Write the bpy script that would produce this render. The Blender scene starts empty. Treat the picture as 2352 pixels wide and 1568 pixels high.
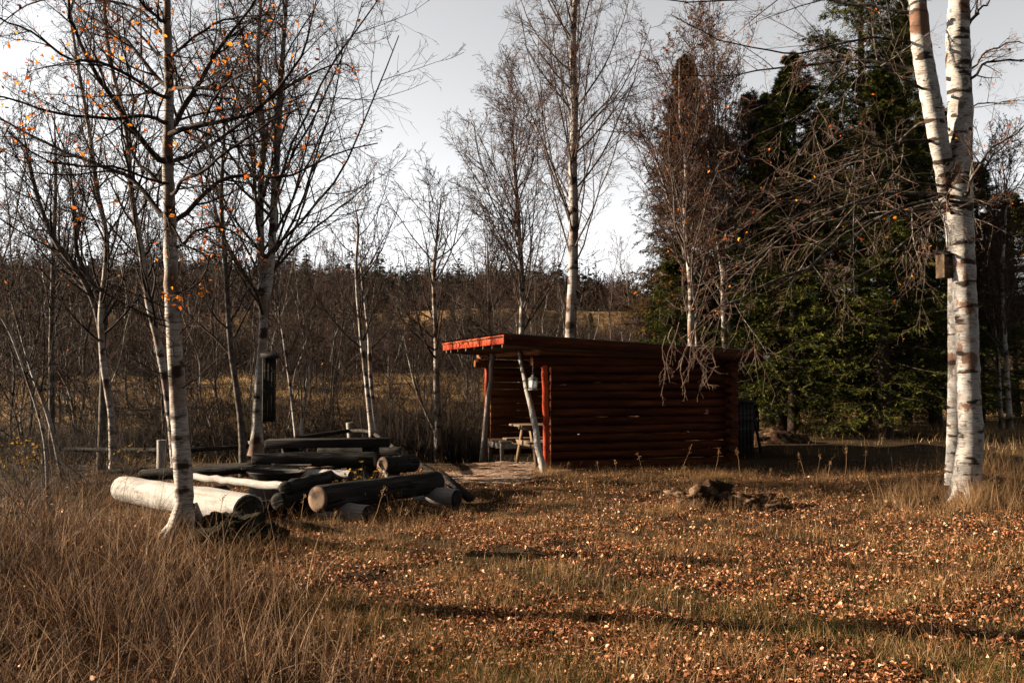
import bpy, math, random
import numpy as np
from mathutils import Vector, Matrix
random.seed(7)
R0 = np.random.default_rng(11)
PI = math.pi
SC = bpy.context.scene

# ------------------------------------------------------------------ camera, sky, sun
EYE, FPX, PITCH = 1.55, 2287.0, math.radians(2.15)
cd = bpy.data.cameras.new('camera'); cd.sensor_width = 36; cd.lens = 35; cd.clip_end = 6000
cam = bpy.data.objects.new('camera', cd); SC.collection.objects.link(cam)
cam.location = (0, 0, EYE); cam.rotation_euler = (PI/2+PITCH, 0, 0)
SC.camera = cam
SUN_EL, SUN_TH = math.radians(18.5), math.radians(11)      # sun: to the left, a little beyond the picture plane
SD = Vector((-math.cos(SUN_TH)*math.cos(SUN_EL), math.sin(SUN_TH)*math.cos(SUN_EL), math.sin(SUN_EL)))
w = bpy.data.worlds.new('World'); SC.world = w; w.use_nodes = True
wn = w.node_tree; bg = wn.nodes['Background']
sky = wn.nodes.new('ShaderNodeTexSky'); sky.sky_type = 'NISHITA'; sky.sun_disc = False
sky.sun_elevation = SUN_EL; sky.sun_rotation = math.atan2(SD.x, SD.y)
sky.air_density = 0.62; sky.dust_density = 1.0; sky.ozone_density = 1.0
bw = wn.nodes.new('ShaderNodeRGBToBW'); hs = wn.nodes.new('ShaderNodeMix'); hs.data_type = 'RGBA'; hs.inputs[0].default_value = .96
wn.links.new(sky.outputs[0], bw.inputs[0]); wn.links.new(sky.outputs[0], hs.inputs[6]); wn.links.new(bw.outputs[0], hs.inputs[7]); wn.links.new(hs.outputs[2], bg.inputs[0])
bg.inputs[1].default_value = 0.05
sl = bpy.data.lights.new('sun', 'SUN'); sl.energy = 5; sl.angle = math.radians(.5); sl.color = (1, .82, .61)
so = bpy.data.objects.new('sun', sl); SC.collection.objects.link(so)
so.rotation_euler = SD.to_track_quat('Z', 'Y').to_euler(); so.location = (-20, 10, 20)
SC.view_settings.view_transform = 'Standard'; SC.view_settings.look = 'None'
SC.view_settings.exposure = 3.05; SC.view_settings.gamma = 1
SC.cycles.max_bounces = 5; SC.cycles.diffuse_bounces = 2; SC.cycles.glossy_bounces = 2
SC.cycles.transmission_bounces = 3; SC.cycles.transparent_max_bounces = 6

# ------------------------------------------------------------------ helpers
def nrm(a): return a/np.maximum(np.linalg.norm(a, axis=-1, keepdims=True), 1e-9)

def W(px, py, Y):
    """world point at distance Y seen at a place of the 2352x1568 picture"""
    dx, dy = (px-1176)/FPX, -(py-784)/FPX
    c, s = math.cos(PITCH), math.sin(PITCH)
    k = Y/(c-dy*s)
    return np.array([dx*k, Y, EYE+(s+dy*c)*k])

def _nz(x, y, s):
    return (np.sin(x*s+1.3)*np.cos(y*s*1.13+.7)+.5*np.sin(x*s*2.3+y*s*1.7+2)+.3*np.sin(y*s*3.9-x*s*2.9+.4))/1.8

YP = np.array([-60, 0, 16, 19, 22.5, 26, 31, 36, 38, 44, 46, 58, 62, 90, 106, 116, 122, 150, 175, 240, 330, 420, 1600.])
ZP = np.array([0, 0, 0, -.05, -.75, -.8, -.2, .15, .75, .8, 1.3, 1.6, 1.9, 2.4, 5.4, 9.4, 9.6, 9.8, 12, 24, 37, 41, 45.])
def gz(x, y):
    x = np.asarray(x, float); y = np.asarray(y, float)
    x, y = np.broadcast_arrays(x, y)
    ang = x/np.maximum(y, 4)
    z = np.interp(y+_nz(x, y*0, .09)*np.clip((y-30)*.08, 0, 6), YP, ZP)
    zr = np.interp(y, [-60, 14, 20, 30, 60, 150, 300, 1600], [0, 0, .12, .25, 1.0, 8, 30, 45.])      # to the right the ground does not dip
    k = np.clip((x-2.2-(y-19)*.12)/3.0, 0, 1)*np.clip((y-15)/5, 0, 1)
    z = z*(1-k)+zr*k
    far = np.clip((y-130)/120, 0, 1)
    z = z*(1-far*.30*np.clip((ang+.30)/.7, 0, 1))
    z = z+np.clip((22-y)/4, 0, 1)*(.016*_nz(x, y, 6.1)*(1+_nz(y, x, 2.3))+.010*_nz(y, x, 13.0))
    z = z+.035*_nz(x, y, 1.1)+.018*_nz(y+5, x, 3.1)+.10*_nz(x, y, .35)*np.clip((y-24)/10, 0, 1)+far*1.0*_nz(x, y, .05)
    z = z+.17*np.exp(-((x-6.55)**2+(y-14.4)**2)/.9)+.10*np.exp(-((x+3.0)**2+(y-9.6)**2)/.5)
    return z

def GP(px, py, it=12):
    """ground point under a place of the picture"""
    Y = 12.0
    for _ in range(it):
        p = W(px, py, Y); g = float(gz(p[0], Y))
        Y = max(2, Y*(EYE-g)/max(EYE-p[2], .02)); Y = min(Y, 60)
    p = W(px, py, Y); return np.array([p[0], Y, float(gz(p[0], Y))])

def mat(name, stops, scale=5, stretch=(1, 1, 1), rough=.9, bump=0, bscale=None, detail=5, attr=None, transl=0, spec=.03, hue=0, metal=0, extra=None):
    m = bpy.data.materials.new(name); m.use_nodes = True; nt = m.node_tree; N = nt.nodes; L = nt.links
    b = N['Principled BSDF']; b.inputs['Roughness'].default_value = rough; b.inputs['Specular IOR Level'].default_value = spec
    b.inputs['Metallic'].default_value = metal
    tc = N.new('ShaderNodeTexCoord'); mp = N.new('ShaderNodeMapping'); mp.inputs['Scale'].default_value = stretch
    L.new(tc.outputs['Object'], mp.inputs[0])
    nz = N.new('ShaderNodeTexNoise'); nz.inputs['Scale'].default_value = scale; nz.inputs['Detail'].default_value = detail
    nz.inputs['Roughness'].default_value = .65
    L.new(mp.outputs[0], nz.inputs['Vector'])
    cr = N.new('ShaderNodeValToRGB')
    while len(cr.color_ramp.elements) < len(stops): cr.color_ramp.elements.new(.5)
    for e, (p, c) in zip(cr.color_ramp.elements, stops): e.position = p; e.color = (*[q*.78 for q in c], 1)
    if attr:
        at = N.new('ShaderNodeAttribute'); at.attribute_name = attr; L.new(at.outputs['Fac'], cr.inputs[0])
    else: L.new(nz.outputs['Fac'], cr.inputs[0])
    col = cr.outputs[0]
    if extra: col = extra(nt, col, mp, tc)
    L.new(col, b.inputs['Base Color'])
    if bump:
        bn = N.new('ShaderNodeBump'); bn.inputs['Strength'].default_value = bump; bn.inputs['Distance'].default_value = .02
        n2 = nz
        if bscale:
            n2 = N.new('ShaderNodeTexNoise'); n2.inputs['Scale'].default_value = bscale; n2.inputs['Detail'].default_value = 6
            L.new(mp.outputs[0], n2.inputs['Vector'])
        L.new(n2.outputs['Fac'], bn.inputs['Height']); L.new(bn.outputs[0], b.inputs['Normal'])
    if transl:
        tr = N.new('ShaderNodeBsdfTranslucent'); L.new(col, tr.inputs[0]); mx = N.new('ShaderNodeMixShader'); mx.inputs[0].default_value = transl
        L.new(b.outputs[0], mx.inputs[1]); L.new(tr.outputs[0], mx.inputs[2]); L.new(mx.outputs[0], N['Material Output'].inputs[0])
    return m

def overlay(color, stretch, scale, lo, hi, detail=3):
    """a second noise that lays a colour over the first where it passes a threshold"""
    def f(nt, col, mp, tc):
        N, L = nt.nodes, nt.links
        m2 = N.new('ShaderNodeMapping'); m2.inputs['Scale'].default_value = stretch; L.new(tc.outputs['Object'], m2.inputs[0])
        n = N.new('ShaderNodeTexNoise'); n.inputs['Scale'].default_value = scale; n.inputs['Detail'].default_value = detail
        L.new(m2.outputs[0], n.inputs['Vector'])
        r = N.new('ShaderNodeMapRange'); r.inputs[1].default_value = lo; r.inputs[2].default_value = hi; L.new(n.outputs['Fac'], r.inputs[0])
        mx = N.new('ShaderNodeMix'); mx.data_type = 'RGBA'; L.new(r.outputs[0], mx.inputs[0]); L.new(col, mx.inputs[6]); mx.inputs[7].default_value = (*color, 1)
        return mx.outputs[2]
    return f
def chain(*fs):
    def g(nt, col, mp, tc):
        for f in fs: col = f(nt, col, mp, tc)
        return col
    return g

# ------------------------------------------------------------------ mesh making
def tag(o, label=None, cat=None, group=None, kind=None):
    if label: o['label'] = label
    if cat: o['category'] = cat
    if group: o['group'] = group
    if kind: o['kind'] = kind
    return o
def thing(name, label, cat, loc=(0, 0, 0), rz=0, group=None):
    o = bpy.data.objects.new(name, None); o.empty_display_size = .2; SC.collection.objects.link(o)
    o.location = tuple(float(v) for v in loc); o.rotation_euler = (0, 0, rz)
    return tag(o, label, cat, group)
class MB:
    """gathers verts and faces, builds one mesh"""
    def __init__(s): s.V = []; s.Q = []; s.T = []; s.A = []; s.n = 0; s.NG = []
    def add(s, V, Q=None, T=None, a=None, ng=None):
        V = np.asarray(V, float).reshape(-1, 3)
        if Q is not None and len(Q): s.Q.append(np.asarray(Q)+s.n)
        if T is not None and len(T): s.T.append(np.asarray(T)+s.n)
        if ng: s.NG += [[i+s.n for i in f] for f in ng]
        s.V.append(V); s.A.append(np.full(len(V), .5) if a is None else np.asarray(a, float).ravel()); s.n += len(V)
        return s
    def tube(s, pts, rad, sides=12, cap=True, res=1, wob=0, seed=0, a=None):
        P = np.array([pts], float); K = P.shape[1]
        Rr = np.full((1, K), rad, float) if np.isscalar(rad) else np.array([rad], float)
        V, Q = tubes(P, Rr, sides)
        if wob:
            g = np.random.default_rng(seed); ctr = np.repeat(P[0], sides, 0)
            V = ctr+(V-ctr)*(1+wob*g.standard_normal((len(V), 1)))
        T = []; n = len(V)
        if cap:
            V = np.vstack([V, P[0, 0], P[0, -1]])
            for i in range(sides):
                j = (i+1) % sides; T.append([n, j, i]); T.append([n+1, (K-1)*sides+i, (K-1)*sides+j])
        return s.add(V, Q, T, a)
    def box(s, c, size, M=None, bev=0):
        x, y, z = [v/2 for v in size]; b = bev
        if b:
            V = []
            for sz in (-1, 1):
                for (cx, cy) in ((-1, -1), (1, -1), (1, 1), (-1, 1)):
                    V.append((cx*(x-b), cy*(y-b), sz*z))
            for sz in (-1, 1):
                for (cx, cy) in ((-1, -1), (1, -1), (1, 1), (-1, 1)):
                    V.append((cx*x, cy*(y-b), sz*(z-b))); V.append((cx*(x-b), cy*y, sz*(z-b)))
            V = np.array(V); import itertools
            # convex hull through bmesh
            import bmesh
            bm = bmesh.new(); [bm.verts.new(v) for v in V]
            r = bmesh.ops.convex_hull(bm, input=bm.verts); bm.verts.index_update()
            Vv = np.array([v.co[:] for v in bm.verts]); ng = [[v.index for v in f.verts] for f in bm.faces]; bm.free()
        else:
            Vv = np.array([(sx*x, sy*y, sz*z) for sz in (-1, 1) for sx, sy in ((-1, -1), (1, -1), (1, 1), (-1, 1))])
            ng = [[3, 2, 1, 0], [4, 5, 6, 7], [0, 1, 5, 4], [1, 2, 6, 5], [2, 3, 7, 6], [3, 0, 4, 7]]
        if M is not None: Vv = Vv@np.array(M)[:3, :3].T
        return s.add(Vv+np.asarray(c, float), ng=ng)
    def bar(s, p, q, wd, th, up=(0, 0, 1), bev=0):
        """a board from p to q, wd across, th along up"""
        p, q = np.array(p, float), np.array(q, float); d = q-p; L = np.linalg.norm(d); x = d/L
        y = np.cross(up, x); y /= np.linalg.norm(y); z = np.cross(x, y)
        return s.box((p+q)/2, (L, wd, th), np.array([x, y, z]).T, bev)
    def build(s, name, m, parent=None, origin=(0, 0, 0), smooth=False, ang=None):
        V = np.vstack(s.V)-np.asarray(origin, float); A = np.concatenate(s.A)
        me = bpy.data.meshes.new(name)
        Q = np.vstack(s.Q) if s.Q else np.zeros((0, 4), int); T = np.vstack(s.T) if s.T else np.zeros((0, 3), int)
        nl = Q.size+T.size+sum(len(f) for f in s.NG); nf = len(Q)+len(T)+len(s.NG)
        me.vertices.add(len(V)); me.vertices.foreach_set('co', V.astype(np.float32).ravel())
        me.loops.add(nl); me.polygons.add(nf)
        li = np.concatenate([Q.ravel(), T.ravel()]+[np.array(f) for f in s.NG]).astype(np.int32)
        tot = np.concatenate([np.full(len(Q), 4), np.full(len(T), 3), np.array([len(f) for f in s.NG], int)]).astype(np.int32)
        st = np.concatenate([[0], np.cumsum(tot)[:-1]]).astype(np.int32)
        me.loops.foreach_set('vertex_index', li); me.polygons.foreach_set('loop_start', st); me.polygons.foreach_set('loop_total', tot)
        me.update(calc_edges=True)
        if smooth: me.polygons.foreach_set('use_smooth', np.ones(nf, bool))
        at = me.attributes.new('v', 'FLOAT', 'POINT'); at.data.foreach_set('value', A.astype(np.float32))
        if isinstance(m, (list, tuple)):
            for q in m: me.materials.append(q)
        else: me.materials.append(m)
        if ang: me.set_sharp_from_angle(angle=ang)
        o = bpy.data.objects.new(name, me); SC.collection.objects.link(o)
        if parent is not None: o.parent = parent
        else: o.location = tuple(float(v) for v in origin)
        return o

def tubes(P, Rr, s):
    N, K, _ = P.shape
    T = nrm(np.gradient(P, axis=1))
    mt = nrm(P[:, -1]-P[:, 0]+1e-6); ref = np.where(np.abs(mt[:, 2:3]) < .8, np.array([[0, 0, 1.]]), np.array([[1., 0, 0]]))
    U = nrm(np.cross(T, ref[:, None, :])); B = np.cross(T, U)
    a = np.arange(s)*2*PI/s
    V = P[:, :, None]+Rr[:, :, None, None]*(np.cos(a)[None, None, :, None]*U[:, :, None]+np.sin(a)[None, None, :, None]*B[:, :, None])
    base = (np.arange(N)*K*s)[:, None, None]; k = (np.arange(K-1)*s)[None, :, None]; i = np.arange(s)[None, None]; j = (i+1) % s
    q = np.stack([base+k+i, base+k+s+i, base+k+s+j, base+k+j], -1).reshape(-1, 4)
    return V.reshape(-1, 3), q

def smooth_path(P, n):
    """Catmull-Rom through the points, n samples evenly in index"""
    P = np.array(P, float); m = len(P); Q = np.vstack([2*P[0]-P[1], P, 2*P[-1]-P[-2]])
    t = np.linspace(0, m-1-1e-6, n); i = t.astype(int); f = (t-i)[:, None]
    a, b, c, d = Q[i], Q[i+1], Q[i+2], Q[i+3]
    return .5*(2*b+(c-a)*f+(2*a-5*b+4*c-d)*f**2+(3*b-a-3*c+d)*f**3)

def kids(P, Rr, n, rng, t0=.2, t1=1, ang=45, sd=10, L=.5, Lsd=.2, Labs=None, K=5, rr=.6, rmax=1, rmin=.002, up=.1, wob=.2, taper=.3, lfun=None, flat=0, az=None):
    N, Kp, _ = P.shape; m = N*n
    pi = np.repeat(np.arange(N), n); t = t0+(t1-t0)*((np.tile(np.arange(n), N)+rng.random(m))/n)
    f = t*(Kp-1); i = np.minimum(f.astype(int), Kp-2); fr = (f-i)[:, None]
    pos = P[pi, i]*(1-fr)+P[pi, i+1]*fr; tan = nrm(P[pi, i+1]-P[pi, i]); r = Rr[pi, i]*(1-fr[:, 0])+Rr[pi, i+1]*fr[:, 0]
    plen = np.linalg.norm(np.diff(P, axis=1), axis=2).sum(1)[pi]
    v = rng.standard_normal((m, 3)); v[:, 2] *= (1-flat); v -= (v*tan).sum(1, keepdims=True)*tan; v = nrm(v)
    a = np.radians(ang+sd*rng.standard_normal(m))[:, None]
    d = nrm(tan*np.cos(a)+v*np.sin(a))
    ln = (plen*L if Labs is None else np.full(m, Labs))*np.clip(1+Lsd*rng.standard_normal(m), .3, 2)
    ln = ln*(lfun(t) if lfun else (1.15-.75*t))
    C = np.zeros((m, K, 3)); C[:, 0] = pos; seg = (ln/(K-1))[:, None]
    for k in range(1, K):
        d = d+wob*rng.standard_normal((m, 3)); d[:, 2] += up; d = nrm(d); C[:, k] = C[:, k-1]+d*seg
    r0 = np.clip(r*rr, rmin, rmax)
    CR = r0[:, None]*np.linspace(1, taper, K)[None]
    return C, np.maximum(CR, rmin*.6), t

def strips(P, d, ln, wd, rng, v=None, nx=None):
    """flat little diamonds (needles, leaf clumps)"""
    m = len(P); d = nrm(d); n = nrm(np.cross(d, rng.standard_normal((m, 3)))) if nx is None else nx
    ln = np.broadcast_to(ln, (m,))[:, None]; wd = np.broadcast_to(wd, (m,))[:, None]
    V = np.stack([P, P+d*ln*.45+n*wd, P+d*ln, P+d*ln*.45-n*wd], 1)
    q = np.arange(m*4).reshape(m, 4)
    return V.reshape(-1, 3), q, np.repeat(rng.random(m) if v is None else v, 4)

def leafs(P, size, rng, v=None, tilt=1.0, yaw=None):
    """little folded oval leaves of two quads"""
    m = len(P); size = np.broadcast_to(size, (m,))
    base = np.array([[0, 0, 0], [.3, .3, 0], [.72, .24, 0], [1, 0, 0], [.72, -.24, 0], [.3, -.3, 0], [.5, 0, 0]])
    fold = rng.uniform(-.3, .9, m); curl = rng.uniform(-.7, 1.0, m)
    L = np.repeat(base[None], m, 0); L[:, :, 2] = np.abs(L[:, :, 1])*fold[:, None]*1.3+(L[:, :, 0]-.5)**2*curl[:, None]
    L[:, :, 0] -= .5; L[:, :, 1] *= rng.uniform(.75, 1.25, m)[:, None]
    L *= size[:, None, None]
    th = rng.random(m)*2*PI
    ax = rng.standard_normal((m, 3))*np.array([1, 1, .25]); ax = nrm(ax); an = rng.standard_normal(m)*tilt
    c, s = np.cos(th)[:, None], np.sin(th)[:, None]
    X = L[:, :, 0]*c-L[:, :, 1]*s; Y = L[:, :, 0]*s+L[:, :, 1]*c; Z = L[:, :, 2]; V = np.stack([X, Y, Z], -1)
    ca, sa = np.cos(an)[:, None, None], np.sin(an)[:, None, None]; k = ax[:, None, :]
    V = V*ca+np.cross(np.broadcast_to(k, V.shape), V)*sa+k*(V*k).sum(-1, keepdims=True)*(1-ca)
    V += P[:, None]
    o = np.arange(m)[:, None]*7
    q = np.vstack([o+np.array([[0, 1, 2, 6]]), o+np.array([[6, 2, 3, 4]]), o+np.array([[0, 6, 4, 5]])])
    return V.reshape(-1, 3), q, np.repeat(rng.random(m) if v is None else v, 7)

def blades(P, h, wd, rng, K=4, lean=.6, curl=.6, v=None, dirn=None, dsd=None):
    m = len(P); h = np.broadcast_to(h, (m,)); wd = np.broadcast_to(wd, (m,))
    th = rng.random(m)*2*PI if dirn is None else dirn+rng.standard_normal(m)*dsd
    hd = np.stack([np.cos(th), np.sin(th), 0*th], 1)
    l0 = np.abs(rng.standard_normal(m))*lean; cu = np.abs(rng.standard_normal(m))*curl
    C = np.zeros((m, K+1, 3)); C[:, 0] = P; seg = (h/K)[:, None]
    for k in range(1, K+1):
        a = (l0*.5+cu*(k-1)/(K-1)*1.6)[:, None]; a = np.minimum(a, 2.6)
        C[:, k] = C[:, k-1]+seg*(hd*np.sin(a)+np.array([0, 0, 1.])*np.cos(a))
    ph = rng.random(m)*2*PI; sdv = np.stack([np.cos(ph), np.sin(ph), 0*ph], 1)[:, None]
    ww = wd[:, None]*np.array([1, .95, .8, .55, .12, .1, .1, .1][:K+1] if K == 4 else np.linspace(1, .12, K+1))[None]
    V = np.stack([C-sdv*ww[..., None]/2, C+sdv*ww[..., None]/2], 2)
    b = np.arange(m)[:, None]*(K+1)*2+np.arange(K)[None]*2; q = np.stack([b, b+1, b+3, b+2], -1).reshape(-1, 4)
    return V.reshape(-1, 3), q, np.repeat(rng.random(m) if v is None else v, (K+1)*2)

# ------------------------------------------------------------------ materials
_bark_dark = (.018, .012, .009)
birch_m = mat('birch_bark', [(0.3, (0.1215, 0.0912, 0.0684)), (0.48, (0.2052, 0.1861, 0.1672)), (0.7, (0.2508, 0.2355, 0.2204))], 6, (1, 1, 3), .7, .35, 18,
    extra=chain(overlay((.060, .034, .022), (.8, .8, .6), 2.6, .49, .60, 7), overlay((.05, .035, .026), (1, 1, 16), 9, .55, .62), overlay(_bark_dark, (1, 1, 1.6), 3.2, .54, .60, 6)))
birch_big_m = mat('old_birch_bark', [(0.3, (0.1212, 0.0927, 0.0713)), (0.46, (0.1925, 0.1783, 0.164)), (0.7, (0.2282, 0.2175, 0.2067))], 5, (1, 1, 3), .7, .4, 16,
    extra=chain(overlay((.07, .038, .025), (1, 1, .8), 2.4, .57, .60, 6), overlay((.05, .036, .028), (1, 1, 15), 9, .57, .63), overlay((.06, .055, .045), (1.2, 1.2, 1), 7, .60, .66, 8), overlay(_bark_dark, (.8, .8, 3.0), 3.2, .585, .62, 6)))
grey_bark = mat('grey_bark', [(0.3, (0.021, 0.0168, 0.014)), (0.55, (0.056, 0.0462, 0.0392)), (0.75, (0.112, 0.098, 0.0875))], 7, (1, 1, 2), .9, .4, 20,
    extra=overlay(_bark_dark, (1, 1, 2), 3, .56, .62, 4))
limb_m = mat('limb_bark', [(0.3, (0.0112, 0.008, 0.0064)), (0.6, (0.028, 0.02, 0.016)), (0.8, (0.072, 0.06, 0.048))], 9, rough=.9)
limb_pale = mat('pale_limb_bark', [(0.3, (0.0168, 0.0123, 0.0095)), (0.5, (0.042, 0.0308, 0.0258)), (0.7, (0.0952, 0.084, 0.0728))], 6, rough=.85)
lichen_m = mat('lichen_bark', [(0.38, (0.015, 0.0102, 0.0082)), (0.53, (0.0374, 0.0286, 0.0231)), (0.66, (0.1156, 0.1088, 0.0952))], 11, rough=.9, bump=.4)
twig_m = mat('twig', [(0.3, (0.0127, 0.0082, 0.0064)), (0.7, (0.0319, 0.0211, 0.016))], 4, rough=.8)
twig_red = mat('russet_twig', [(0.3, (0.0287, 0.0134, 0.0089)), (0.7, (0.0542, 0.0281, 0.0197))], 4, rough=.8)
brush_m = mat('brush_twig', [(0.0, (0.0034, 0.0022, 0.0017)), (0.6, (0.0101, 0.0067, 0.005)), (1, (0.0616, 0.0476, 0.0392))], attr='v', rough=.85)
spruce_bark = mat('spruce_bark', [(.3, (.012, .009, .007)), (.7, (.045, .03, .024))], 12, (1, 1, .5), .95, .6)
needle_m = mat('spruce_needles', [(0.0, (0.0026, 0.0043, 0.0008)), (0.5, (0.0093, 0.0127, 0.0026)), (1, (0.119, 0.1148, 0.017))], attr='v', rough=.6, transl=.12)
pine_m = mat('pine_needles', [(.0, (.005, .012, .008)), (.6, (.015, .030, .020)), (1, (.04, .06, .035))], attr='v', rough=.6, transl=.1)
russet_m = mat('russet_foliage', [(0.0, (0.0085, 0.0085, 0.0034)), (0.5, (0.0723, 0.0255, 0.0085)), (1, (0.289, 0.085, 0.0153))], attr='v', rough=.8, transl=.25)
brown_needle = mat('brown_green_needles', [(.0, (.006, .008, .003)), (.5, (.030, .020, .007)), (1, (.13, .065, .016))], attr='v', rough=.8, transl=.15)
orange_m = mat('orange_leaf', [(.0, (.08, .015, .005)), (.5, (.34, .075, .008)), (1, (.55, .19, .014))], attr='v', rough=.6, transl=.5)
yellow_m = mat('yellow_leaf', [(.0, (.05, .04, .008)), (.5, (.15, .075, .01)), (1, (.22, .14, .02))], attr='v', rough=.6, transl=.45)
litter_m = mat('fallen_leaf', [(.0, (.03, .010, .005)), (.35, (.13, .045, .017)), (.68, (.30, .14, .070)), (1, (.58, .38, .25))], attr='v', rough=.65, transl=.12)
tall_m = mat('tall_dry_grass', [(0.0, (0.0037, 0.0019, 0.0006)), (0.5, (0.0159, 0.0061, 0.0021)), (0.76, (0.0612, 0.0263, 0.0104)), (1, (0.2693, 0.1775, 0.1102))], attr='v', rough=.7, transl=.22)
lawn_m = mat('short_grass', [(0.0, (0.0115, 0.0199, 0.0038)), (0.3, (0.0344, 0.0398, 0.0076)), (0.5, (0.0842, 0.0398, 0.0138)), (0.8, (0.2065, 0.1109, 0.0497)), (1, (0.3519, 0.2218, 0.1224))], attr='v', rough=.7, transl=.22)
meadow_m = mat('meadow_straw', [(0.0, (0.1, 0.0525, 0.0175)), (0.6, (0.325, 0.2063, 0.0813)), (1, (0.525, 0.375, 0.1875))], attr='v', rough=.7, transl=.25)
straw_m = mat('straw_grass', [(0.0, (0.051, 0.0238, 0.0093)), (0.6, (0.17, 0.0978, 0.0442)), (1, (0.289, 0.187, 0.102))], attr='v', rough=.7, transl=.25)

def ground_extra(nt, col, mp, tc):
    N, L = nt.nodes, nt.links
    n = N.new('ShaderNodeTexNoise'); n.inputs['Scale'].default_value = .55; n.inputs['Detail'].default_value = 5; L.new(tc.outputs['Object'], n.inputs[0])
    r = N.new('ShaderNodeMapRange'); r.inputs[1].default_value = .46; r.inputs[2].default_value = .60; L.new(n.outputs['Fac'], r.inputs[0])
    mx = N.new('ShaderNodeMix'); mx.data_type = 'RGBA'; L.new(r.outputs[0], mx.inputs[0]); L.new(col, mx.inputs[6]); mx.inputs[7].default_value = (.020, .013, .005, 1)
    at = N.new('ShaderNodeAttribute'); at.attribute_name = 'v'
    m2 = N.new('ShaderNodeMix'); m2.data_type = 'RGBA'; L.new(at.outputs['Fac'], m2.inputs[0]); L.new(mx.outputs[2], m2.inputs[6])
    c2 = N.new('ShaderNodeValToRGB'); c2.color_ramp.elements[0].position = .35; c2.color_ramp.elements[0].color = (.045, .025, .010, 1)
    c2.color_ramp.elements[1].position = .65; c2.color_ramp.elements[1].color = (.16, .10, .045, 1)
    n3 = N.new('ShaderNodeTexNoise'); n3.inputs['Scale'].default_value = 1.1; n3.inputs['Detail'].default_value = 8; L.new(tc.outputs['Object'], n3.inputs[0])
    L.new(n3.outputs['Fac'], c2.inputs[0]); L.new(c2.outputs[0], m2.inputs[7])
    return m2.outputs[2]
ground_m = mat('soil', [(.3, (.006, .004, .003)), (.6, (.022, .012, .006)), (.8, (.05, .028, .013))], 14, rough=.95, bump=.8, bscale=40, detail=8, extra=ground_extra)
path_m = mat('trodden_earth', [(.35, (.05, .028, .018)), (.55, (.15, .10, .07)), (.75, (.24, .175, .13))], 3.5, rough=.95, bump=.9, bscale=30, detail=9)
red_sunlit = mat('sunlit_red_paint', [(.3, (.10, .015, .006)), (.5, (.22, .029, .010)), (.8, (.26, .040, .016))], 5, (1, 1, .35), .6, .2, 30)  # brighter copy of the red, sunlight put into the colour
red_worn_shaded = mat('weathered_shaded_red_paint', [(.3, (.010, .003, .002)), (.5, (.034, .0092, .0032)), (.7, (.076, .023, .008))], 3, (.3, 2, 3), .75, .6, 14,  # worn, peeling red, darkened further to stand in for shade on these sides
    extra=chain(overlay((.26, .14, .11), (.6, 1, 2.0), 3.0, .715, .73, 6), overlay((.02, .005, .004), (.12, 1, 3.5), 8, .60, .68, 3)))
raw_log = mat('raw_log', [(0.3, (0.054, 0.0184, 0.0065)), (0.55, (0.1296, 0.0486, 0.0173)), (0.8, (0.1944, 0.0864, 0.0324))], 4, (.25, 2, 3), .8, .4, 20)
grey_wood = mat('grey_wood', [(0.3, (0.0929, 0.0806, 0.0724)), (0.55, (0.1755, 0.16, 0.1446)), (0.8, (0.2375, 0.2168, 0.2013))], 5, (3, 3, .4), .85, .4, 24, extra=overlay((.06, .045, .035), (1, 1, 2.5), 3.5, .66, .72))
cut_wood = mat('cut_wood', [(0.35, (0.084, 0.06, 0.042)), (0.6, (0.15, 0.12, 0.093))], 9, rough=.85)
plank_m = mat('pale_plank', [(0.3, (0.0476, 0.0291, 0.0168)), (0.6, (0.0896, 0.0616, 0.0392))], 5, (.6, 4, 4), .8, .3, 20)
dark_log = mat('dark_weathered_log', [(0.3, (0.0064, 0.0056, 0.0048)), (0.55, (0.0176, 0.0152, 0.0136)), (0.8, (0.052, 0.048, 0.0432))], 4, (.35, 4, 4), .85, .7, 14, extra=overlay((.004, .0035, .003), (.25, 5, 5), 5, .60, .64, 4))
white_log = mat('bleached_log', [(0.3, (0.1158, 0.1053, 0.0974)), (0.55, (0.179, 0.1685, 0.158)), (0.8, (0.2211, 0.2106, 0.2027))], 5, (.6, 3, 3), .8, .3, 25, extra=overlay((.10, .08, .065), (.2, 5, 5), 5, .60, .66, 5))
def rings(nt, col, mp, tc):
    N, L = nt.nodes, nt.links
    wv = N.new('ShaderNodeTexWave'); wv.wave_type = 'RINGS'; wv.rings_direction = 'SPHERICAL'; wv.inputs['Scale'].default_value = 16; wv.inputs['Distortion'].default_value = 1.5
    L.new(tc.outputs['Object'], wv.inputs[0])
    mx = N.new('ShaderNodeMix'); mx.data_type = 'RGBA'; mx.blend_type = 'MULTIPLY'; mx.inputs[0].default_value = .5; L.new(col, mx.inputs[6]); L.new(wv.outputs[0], mx.inputs[7])
    n = N.new('ShaderNodeTexNoise'); n.inputs['Scale'].default_value = 4.5; L.new(tc.outputs['Object'], n.inputs[0])
    r = N.new('ShaderNodeMapRange'); r.inputs[1].default_value = .42; r.inputs[2].default_value = .6; L.new(n.outputs[0], r.inputs[0])
    m2 = N.new('ShaderNodeMix'); m2.data_type = 'RGBA'; L.new(r.outputs[0], m2.inputs[0]); L.new(mx.outputs[2], m2.inputs[6]); m2.inputs[7].default_value = (.075, .05, .035, 1)
    return m2.outputs[2]
endgrain = mat('end_grain', [(0.3, (0.027, 0.018, 0.0126)), (0.7, (0.054, 0.0378, 0.027))], 20, rough=.9, bump=.3, extra=rings)  # darkened so the sawn ends carry shade in their colour
iron = mat('sooty_iron', [(.3, (.012, .011, .010)), (.7, (.04, .036, .033))], 12, rough=.65, metal=.3)
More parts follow.
